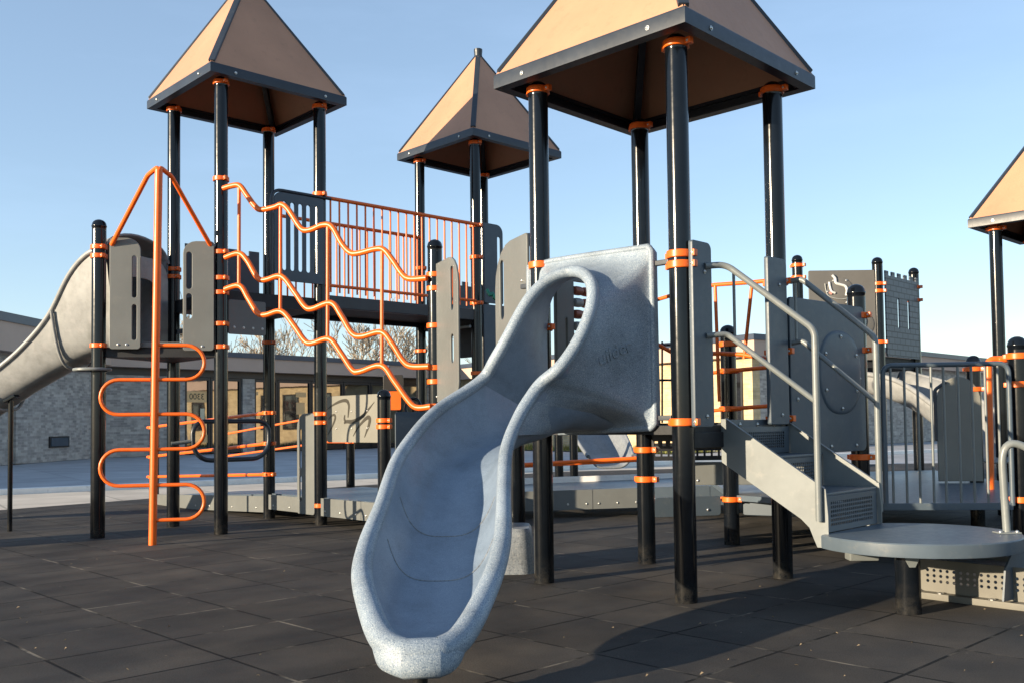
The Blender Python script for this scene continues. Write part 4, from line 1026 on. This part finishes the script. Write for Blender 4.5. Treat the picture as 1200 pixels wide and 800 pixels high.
# ------------------------------------------------------------------ low left bits: activity panel, edge-on panel, ring handle
t = thing('activity_panel', (*Lc.lerp(p450, .5), .8), 'small square grey panel painted with dark curling brush strokes, left of a short post', 'panel')
pa = Plane(Lc, p450, .03)
s0, s1 = pa.px(384, 490)[0], pa.px(444.5, 490)[0]; z1, z0 = pa.px(414, 462.5)[1], pa.px(414, 518)[1]
o = sheet('board', pa, rrect(s0, s1, z0, z1, (.03,)*4), [], .02, MAT['tanpanel'], t)
for f in (.2, .5, .8):
    for g in (.3, .66): bolt(pa.P(s0+(s1-s0)*f, z0+(z1-z0)*g, .011), pa.n, o, .008)
MAT['stroke'] = paint('olive_brown_inlay', (.030, .026, .017), .5, .1, 3)
for st_, wd_ in (([(38, 292), (100, 238), (180, 190), (260, 160), (318, 165), (342, 220), (338, 300), (330, 385)], (2, 13, 24, 30, 34, 30, 22, 12)),
                 ([(278, 462), (310, 440), (380, 440), (460, 410), (540, 350), (610, 270), (684, 176)], (16, 32, 36, 34, 30, 20, 4)),
                 ([(290, 350), (282, 400), (300, 450)], (12, 24, 24)),
                 ([(66, 416), (105, 368), (145, 350), (160, 390), (130, 480), (95, 550), (62, 614)], (4, 14, 24, 26, 20, 14, 8)),
                 ([(400, 634), (450, 540), (520, 450), (590, 385), (622, 400), (612, 480), (580, 570), (552, 650)], (8, 16, 26, 36, 40, 34, 22, 8))):
    pp = catmull([Vector((*pa.px(380+x/11.43, 455+y/11.43), w_/11.43*.72*9.4/1130)) for (x, y), w_ in zip(st_, wd_)], 5)
    L_, R_ = [], []
    for i in range(len(pp)):
        d = pp[min(len(pp)-1, i+1)]-pp[max(0, i-1)]; n_ = Vector((-d.y, d.x)).normalized()
        L_.append(pa.P(pp[i].x+n_.x*pp[i].z, pp[i].y+n_.y*pp[i].z, .0105)); R_.append(pa.P(pp[i].x-n_.x*pp[i].z, pp[i].y-n_.y*pp[i].z, .0105))
    m = MB(); m.grid([L_, R_, [q+pa.n*.002 for q in R_], [q+pa.n*.002 for q in L_]], closev=True); m.build('painted_stroke', MAT['stroke'], t, 0)
t = thing('slotted_panel', (*Lc.lerp(Ld, .25), .1), 'narrow grey plank panel seen edge-on, low beside the left tower and the ramp', 'panel', 'slotted grey entrance panels')
pe = Plane(Lc, Ld, .07)
bar_panel(t, pe, (349, 484, 369, 602), [(.8, .45, .85, .05), (.8, .12, .38, .05)], r=(.03, .03, .15, .03), name='panel_board')
t = thing('ring_handle', (*Lb.lerp(Ld, .5), .8), 'dark rounded rectangular pipe loop between the left tower posts', 'play toy')
pr = Plane(Lb, Ld, .10)
s0, s1 = pr.px(226, 515)[0], pr.px(316, 515)[0]; z1, z0 = pr.px(270, 493)[1], pr.px(270, 538)[1]
rr_ = rrect(s0, s1, z0, z1, (.2, .2, .13, .13), 6)
m = MB(); m.tube([pr.P(a, z, (a-s0)*-.02) for a, z in rr_], .025, 12, loop=True); m.build('loop', MAT['navy'], t, 60)
pipe('arm', [Vector((Lb.x, Lb.y-.06, (z0+z1)/2-.02)), pr.P(s0, (z0+z1)/2, 0)], .02, 'steel', t)
# lookout scraps beyond: telescope-like dark wheel and orange board under the wavy rails end
t = thing('steering_wheel', (*atY(484, 478, 11.6).xy, 1.0), 'small black toy steering wheel under the low end of the wavy rails', 'play toy')
c = atY(484, 478, 11.6); m = MB(); m.tube([c+Vector((.09*math.cos(2*math.pi*k/20), .03*math.sin(2*math.pi*k/20), .12*math.sin(2*math.pi*k/20))) for k in range(20)], .02, 8, loop=True); m.build('wheel', MAT['post'], t, 60)
m = MB(); m.tube([c+Vector((0, .05, -.9)), c+Vector((0, .03, 0))], .02, 8); m.build('stalk', MAT['post'], t, 60)
t = thing('orange_board', (*atY(461, 457, 12.3).xy, 1.2), 'flat orange board with dark top behind the low end of the wavy rails', 'panel')
pl = Plane(atY(452, 460, 12.3).xy, atY(470, 460, 12.3).xy)
sheet('board', pl, rrect(0, pl.len, atY(460, 480, 12.3).z, atY(460, 458, 12.3).z, (.02,)*4), [], .02, MAT['orange'], t)
sheet('dark_board', pl, rrect(-.03, pl.len+.03, atY(460, 458, 12.3).z+.003, atY(460, 439, 12.3).z, (.02,)*4), [], .03, MAT['frame'], t)
pl = Plane(atY(463, 500, 11.0).xy, atY(500, 500, 11.2).xy)
t = thing('slate_panel', (*atY(480, 500, 11).xy, .5), 'low slate panel under the end of the wavy rails, behind the big slide', 'panel')
sheet('board', pl, rrect(0, pl.len+.5, .35, atY(480, 482, 11).z, (.03,)*4), [], .02, MAT['slate'], t)
# ------------------------------------------------------------------ ground
def flat(name, poly, z, m, th=.0):
    b = MB(); 
    f = b.face([b.b.verts.new((p[0], p[1], z)) for p in poly]); o = b.build(name, m, None, 0); tag(o, kind='structure'); return o
flat('ground', [(-400, -60), (400, -60), (400, 500), (-400, 500)], -.012, MAT['asphalt'])
rubber_edge = [(-30, -30), (40, -30), (40, 24), (6, 22), (.2, 20.4), (-4.6, 14.9), (-5.66, 14.25), (-6.96, 12.38), (-9.5, 9.6), (-30, -3)]
flat('rubber_surface', rubber_edge, 0, MAT['rubber'])
e0, e1 = Vector((-8.65, 15.39)), Vector((-4.88, 17.99)); dc = (e1-e0).normalized(); nc = Vector((dc.y, -dc.x))
flat('concrete_path', [e0-dc*14, e1+dc*12, Vector((8, 27.2)), Vector((6, 22)), Vector((.2, 20.4)), (-4.6, 14.9), (-5.66, 14.25), (-6.96, 12.38), (-9.5, 9.6), (-16, 4)], -.004, MAT['concrete'])
b = MB(); b.bar((*(e0-dc*14), .03), (*(e1+dc*30), .03), .16, .12, .015); o = b.build('kerb', MAT['curb'], None, 30); tag(o, kind='structure')
b = MB(); rnd = random.Random(21)
for i in range(85):
    p = G(rnd.uniform(0, 1200), rnd.uniform(590, 800)); a = rnd.random()*6.28; L = rnd.uniform(.004, .011); w_ = L*rnd.uniform(.35, .7)
    d = Vector((math.cos(a), math.sin(a), 0)); q = Vector((-d.y, d.x, 0)); up = Vector((0, 0, rnd.uniform(.003, .012)))
    b.face([b.b.verts.new(p-d*L+Vector((0, 0, .002))), b.b.verts.new(p-q*w_+up*.5+Vector((0, 0, .002))), b.b.verts.new(p+d*L+up), b.b.verts.new(p+q*w_+up+Vector((0, 0, .002)))])
MAT['leaf'] = paint('dry_leaf_bits', (.20, .155, .10), .8, .4, 40, .2, 0)
o = b.build('leaf_litter', MAT['leaf'], None, 0); tag(o, kind='stuff')
# ------------------------------------------------------------------ school building
bd = thing('school_building', (-16, 30, 0), 'long grey brick school building in shade, with brown fascia and dark glass doors', 'building')
WX = -16.1
def wall_part(p, q, z0, z1, th, m, name, parent=bd, off=0.0):
    p, q = Vector(p), Vector(q); d = (q-p).normalized(); n = Vector((d.y, -d.x)); n = n if n.dot(-p) > 0 else -n
    b = MB(); c = (p+q)/2+n*(off-th/2)
    b.box((c.x, c.y, (z0+z1)/2), Vector((d.x, d.y, 0))*((q-p).length/2), Vector((n.x, n.y, 0))*(th/2), (0, 0, (z1-z0)/2)); return b.build(name, MAT[m], parent, 0)
k0 = Vector((WX, 10.6)); k1 = Vector((WX, 35.2)); wd = Vector((.643, .766)); k2 = k1+wd*18.2
wall_part(k0, k1, 0, 3.35, .4, 'brickL', 'wall')
wall_part(k0-Vector((0, .3)), k1+Vector((.0, .15)), 3.35, 4.20, .9, 'fasciaB', 'fascia', off=.45)
wall_part(k0-Vector((0, .35)), k1+Vector((0, .2)), 4.20, 4.46, 1.0, 'capB', 'roof_edge', off=.5)
b = MB(); b.prism([(WX, 10.4, 0), (WX-25, 10.4, 0), (WX-25, 10.4, 4.2), (WX, 10.4, 4.2)], (0, .3, 0)); b.build('end_wall', MAT['brickL'], bd, 0)
b = MB(); b.prism([(WX, 10.4, 4.25), (WX, 35, 4.25), (WX-25, 35, 4.25), (WX-25, 10.4, 4.25)], (0, 0, .1)); b.build('roof', MAT['capB'], bd, 0)
# added pier outside the view, only to throw a shadow band on the ground
b = MB(); b.box((-10.0, 5.40, .84), (.26, 0, 0), (0, .26, 0), (0, 0, .84)); b.build('added_shadow_pier', MAT['brickL'], bd, 0)
# gable further back
b = MB(); b.prism([(-19.5, 28, 4.4), (-26, 28, 4.4), (-26, 28, 10.5), (-20.6, 28, 5.9)], (0, 4, 0)); b.build('gable', MAT['fasciaB'], bd, 0)
# brick pier and vent on the long wall
pw_ = Plane(k0, k1, .0); 
def wpx(x, y): return pw_.px(x, y)
sA = wpx(14, 500)[0]; sB = wpx(28, 500)[0]; b = MB(); c = pw_.P((sA+sB)/2, 1.68, .06); b.box(c, pw_.u*(abs(sB-sA)/2), pw_.n*.06, (0, 0, 1.66)); b.build('pier', MAT['brickM'], bd, 0)
sA, zA = wpx(57, 511); sB, zB = wpx(80, 523); b = MB(); b.box(pw_.P((sA+sB)/2, (zA+zB)/2, .02), pw_.u*(abs(sB-sA)/2), pw_.n*.02, (0, 0, (zA-zB)/2)); v = b.build('vent', MAT['frame'], bd, 0)
b = MB(); b.box(pw_.P((sA+sB)/2, (zA+zB)/2, .045), pw_.u*(abs(sB-sA)/2*.86), pw_.n*.006, (0, 0, (zA-zB)/2*.74)); b.build('vent_grille', MAT['slate'], v, 0)
# entrance wing
pE = Plane(k1, k2, .0)
wall_part(k1, k2, 3.05, 3.35, .4, 'frame', 'header')
wall_part(k1-wd*.2, k2, 3.32, 3.86, .8, 'fasciaB', 'fascia', off=.5)
wall_part(k1-wd*.2, k2, 3.86, 4.06, .9, 'capB', 'roof_edge', off=.56)
wall_part(k1, k2, 0, 3.05, .3, 'frame', 'backing_wall', off=-.30)
def eseg(x0, x1, kind, y0=None):
    s0 = pE.px(x0, 500)[0]; s1 = pE.px(x1, 500)[0]
    if kind == 'brick':
        b = MB(); b.box(pE.P((s0+s1)/2, 1.52, -.1), pE.u*((s1-s0)/2), pE.n*.14, (0, 0, 1.52)); b.build('brick_pier', MAT['brickM'], bd, 0)
    else:
        w = sheet('window' if kind == 'win' else 'glass_door', pE, [(s0, .03), (s1, .03), (s1, 3.04), (s0, 3.04)], [[(s0+.09, .22), (s1-.09, .22), (s1-.09, 2.93), (s0+.09, 2.93)]], .10, MAT['frame'], bd, .004, -.08)
        b = MB(); b.box(pE.P((s0+s1)/2, 1.57, -.10), pE.u*((s1-s0)/2-.085), pE.n*.006, (0, 0, 1.36)); b.build('pane', MAT['glass'], w, 0)
eseg(119.5, 216, 'brick'); eseg(217, 247, 'door'); eseg(247.5, 283, 'door'); eseg(284, 298, 'brick')
for a, b_ in ((298.5, 326), (326.5, 365), (365.5, 403), (403.5, 435), (435.5, 470), (470.5, 500)): eseg(a, b_, 'win')
eseg(500.5, 512, 'brick'); eseg(512.5, 532, 'win')
def sign(x0, y0, x1, y1, mat, name='paper_sign', txt=None):
    s0, z1 = pE.px(x0, y0); s1, z0 = pE.px(x1, y1)
    b = MB(); b.box(pE.P((s0+s1)/2, (z0+z1)/2, -.085), pE.u*((s1-s0)/2), pE.n*.004, (0, 0, (z1-z0)/2)); o = b.build(name, MAT[mat], bd, 0)
    if txt:
        cu = bpy.data.curves.new('numerals', 'FONT'); cu.body = txt; cu.size = 1; cu.extrude = .004; cu.align_x = 'CENTER'; cu.align_y = 'CENTER'
        co = bpy.data.objects.new('tmp', cu); COL.objects.link(co); dg = bpy.context.evaluated_depsgraph_get(); me = bpy.data.meshes.new_from_object(co.evaluated_get(dg)); bpy.data.objects.remove(co)
        w = max(v.co.x for v in me.vertices)-min(v.co.x for v in me.vertices); k = (s1-s0)*.66/w
        for v in me.vertices: v.co = pE.P((s0+s1)/2-v.co.x*k+.05, (z0+z1)/2+v.co.y*k+.0, -.079)-origin_of(bd)     # mirrored, as it reads in the photograph
        me.materials.clear(); me.materials.append(MAT['ink']); link(bpy.data.objects.new('numerals', me), o)
sign(217.5, 457.5, 243.5, 471, 'paper', 'number_sign', '3300')
sign(236, 478, 241, 492, 'paperw'); sign(237, 509, 246, 518, 'paper'); sign(348, 459, 360, 465, 'paper'); sign(348.5, 471, 358.5, 485, 'paper'); sign(298, 458.5, 304, 462.5, 'paper')
s, z = pE.px(441, 429); b = MB(); b.box(pE.P(s, z, .52), pE.u*.30, pE.n*.10, (0, 0, .09), .02); lw = b.build('wall_light', MAT['frame'], bd, 30)
b = MB(); b.box(pE.P(s, z-.02, .625), pE.u*.24, pE.n*.01, (0, 0, .05)); b.build('lens', MAT['lampw'], lw, 0)
b = MB(); b.prism([pE.P(-.5, 3.9, 0), pE.P(18.2, 3.9, 0), pE.P(18.2, 3.9, -20), pE.P(-6, 3.9, -20)], (0, 0, .1)); b.build('roof', MAT['capB'], bd, 0)
# sunlit wing
an = thing('brick_annex', (0, 42, 0), 'sunlit cream brick wing of the school, seen behind the nearest tower', 'building')
j0 = k2; j1 = Vector((7.4, 34.0)); jd = (j1-j0).normalized()
wall_part(j0, j1, 0, 3.3, .4, 'brickC', 'wall', an)
wall_part(j0, j1+jd*.4, 3.3, 3.85, .7, 'fasciaB', 'fascia', an, off=.35); wall_part(j0, j1+jd*.45, 3.85, 4.05, .8, 'capB', 'roof_edge', an, off=.42)
pJ = Plane(j0, j1)
for x0, x1 in ((650, 668), (690, 712), (718, 745), (845, 871), (800, 818)):
    s0, s1 = pJ.px(x0, 460)[0], pJ.px(x1, 460)[0]; s0, s1 = min(s0, s1), max(s0, s1)
    w = sheet('window', pJ, [(s0, .9), (s1, .9), (s1, 2.9), (s0, 2.9)], [[(s0+.08, .98), (s1-.08, .98), (s1-.08, 2.82), (s0+.08, 2.82)]], .08, MAT['frame'], an, .004, .02)
    b = MB(); b.box(pJ.P((s0+s1)/2, 1.9, .012), pJ.u*((s1-s0)/2-.07), pJ.n*.006, (0, 0, .93)); b.build('pane', MAT['glass'], w, 0)
j2 = j1+Vector((.70, .71))*34
wall_part(j1+Vector((.05, .05)), j2, 0, 3.3, .4, 'brickM', 'wall', an); wall_part(j1, j2, 3.3, 3.85, .7, 'fasciaB', 'fascia', an, off=.35); wall_part(j1, j2, 3.85, 4.05, .8, 'capB', 'roof_edge', an, off=.42)
b = MB(); b.prism([(j0.x, j0.y, 3.9), (j1.x, j1.y, 3.9), (j2.x, j2.y, 3.9), (j2.x-20, j2.y+18, 3.9)], (0, 0, .1)); b.build('roof', MAT['capB'], an, 0)
# strip of grass at the foot of the sunlit wing
gp = [j0+Vector((0, -2.2)), j1+Vector((-1.3, -1.4)), j1+Vector((-3.2, -3.2)), j0+Vector((-1.2, -4.6))]
flat('grass_verge', [(p.x, p.y) for p in gp], .02, MAT['grass'])
b = MB(); rnd = random.Random(3)
for i in range(2600):
    f, g = rnd.random(), rnd.random(); p = gp[0].lerp(gp[1], f).lerp(gp[3].lerp(gp[2], f), g); h = rnd.uniform(.05, .28); a = rnd.random()*6.28; w = .02
    b.face([b.b.verts.new((p.x-w*math.cos(a), p.y-w*math.sin(a), .02)), b.b.verts.new((p.x+w*math.cos(a), p.y+w*math.sin(a), .02)), b.b.verts.new((p.x+rnd.uniform(-.08, .08), p.y+rnd.uniform(-.08, .08), .02+h))])
o = b.build('grass', MAT['blade'], None, 0); tag(o, kind='stuff')
# ------------------------------------------------------------------ bare trees
def tree(x, y, h, seed, label):
    rnd = random.Random(seed); t = thing('bare_tree', (x, y, 0), label, 'tree', 'leafless trees behind the school')
    tr_ = MB(); tw = MB()
    def grow(p, d, L, r, lv):
        n = 4; pts = [p]; q = p.copy(); dd = d.copy()
        for k in range(n):
            dd = (dd+Vector((rnd.uniform(-1, 1), rnd.uniform(-1, 1), rnd.uniform(-.4, .9)))*.16).normalized(); q = q+dd*(L/n); pts.append(q.copy())
        r1 = r*.6
        (tr_ if lv < 2 else tw).tube(pts, [max(.019, r+(r1-r)*k/n) for k in range(n+1)], 7 if lv < 2 else (4 if lv < 4 else 3), cap=False)
        if lv >= 5: return
        kids = 3 if lv < 3 else 4
        for c in range(kids):
            f = rnd.uniform(.45, 1.0) if c else 1.0
            i = min(n-1, int(f*n)); s = pts[i].lerp(pts[i+1], f*n-i) if f < 1 else pts[-1]
            ax = Vector((rnd.uniform(-1, 1), rnd.uniform(-1, 1), rnd.uniform(-.2, .5))).normalized()
            nd_ = (dd+ax*rnd.uniform(.5, .95)).normalized(); grow(s, nd_, L*rnd.uniform(.62, .82), r1*rnd.uniform(.6, .85) if c else r1*.9, lv+1)
    grow(Vector((x, y, 0)), Vector((0, 0, 1)), h*.30, h*.018, 0)
    tr_.build('trunk', MAT['bark'], t, 60); tw.build('crown', MAT['bark'], t, 0)
for i, (px, yy, h, lab) in enumerate(((255, 60, 10.5, 'leafless tree above the school roof, behind the left tower post'), (318, 64, 10.5, 'leafless pale tree above the roof, left of the tower post by the wavy rails'), (352, 70, 11, 'leafless tree above the roof between two wavy rails'),
        (415, 60, 10.5, 'wide leafless tree with dark branches under the bridge deck'), (470, 64, 10.5, 'leafless tree above the roof at the right end of the bridge'), (562, 68, 8.6, 'leafless tree seen small below the middle tower'))):
    q = atY(px, 480, yy); tree(q.x, yy, h, 11+i*7, lab)
# ------------------------------------------------------------------ camera, light, sky
cam = bpy.data.cameras.new('camera'); co = bpy.data.objects.new('camera', cam); COL.objects.link(co)
co.matrix_world = Matrix(((RT.x, UP.x, -FW.x, EYE.x), (RT.y, UP.y, -FW.y, EYE.y), (RT.z, UP.z, -FW.z, EYE.z), (0, 0, 0, 1)))
cam.sensor_fit = 'HORIZONTAL'; cam.sensor_width = 36; cam.lens = F_*36/1200; cam.shift_x = -CX/1200; cam.shift_y = CY/1200
cam.clip_end = 3000; cam.clip_start = .05; scene.camera = co
PHI, EL = R(33), R(11.2)
sd = Vector((-math.cos(PHI)*math.cos(EL), -math.sin(PHI)*math.cos(EL), math.sin(EL)))
su = bpy.data.lights.new('sun', 'SUN'); su.energy = 5.0; su.angle = R(.5); su.color = (1, .83, .60)
so = bpy.data.objects.new('sun', su); COL.objects.link(so); so.rotation_mode = 'QUATERNION'; so.rotation_quaternion = Vector((0, 0, 1)).rotation_difference(sd)
w = bpy.data.worlds.new('World'); scene.world = w; w.use_nodes = True; nt = w.node_tree
bg = nt.nodes['Background']; sk = nd(nt, 'ShaderNodeTexSky', sky_type='NISHITA'); sk.sun_disc = False
sk.sun_elevation = EL; sk.sun_rotation = math.atan2(sd.x, sd.y); sk.air_density = 1.0; sk.dust_density = .1; sk.ozone_density = 1.5; sk.altitude = 200
# thin high haze and a few faint streaks of cloud, part of the sky itself
tc = nd(nt, 'ShaderNodeTexCoord'); mp = nd(nt, 'ShaderNodeMapping', inp={'Scale': (1.2, 1.2, 5.5), 'Rotation': (.25, .1, .4)}); nt.links.new(tc.outputs['Generated'], mp.inputs[0])
cn = noise_(nt, mp.outputs[0], 2.2, 8, .58); cf = ramp(nt, cn, [(.50, (.29, .29, .29)), (.85, (.44, .44, .44))])
sz = nd(nt, 'ShaderNodeSeparateXYZ'); nt.links.new(tc.outputs['Generated'], sz.inputs[0])
lo = ramp(nt, sz.outputs[2], [(.0, (1, 1, 1)), (.40, (.75, .75, .75))])
cm_ = nd(nt, 'ShaderNodeMath', operation='MULTIPLY'); nt.links.new(cf, cm_.inputs[0]); nt.links.new(lo, cm_.inputs[1])
mx = nd(nt, 'ShaderNodeMix', data_type='RGBA'); nt.links.new(cm_.outputs[0], mx.inputs[0]); nt.links.new(sk.outputs[0], mx.inputs[6]); mx.inputs[7].default_value = (3.5, 4.75, 6.9, 1)
nt.links.new(mx.outputs[2], bg.inputs[0]); bg.inputs[1].default_value = .10
scene.render.engine = 'CYCLES'
vs = scene.view_settings; vs.view_transform = 'Standard'; vs.look = 'None'; vs.exposure = 1.1; vs.gamma = 1
scene.render.resolution_x = 1024; scene.render.resolution_y = 682
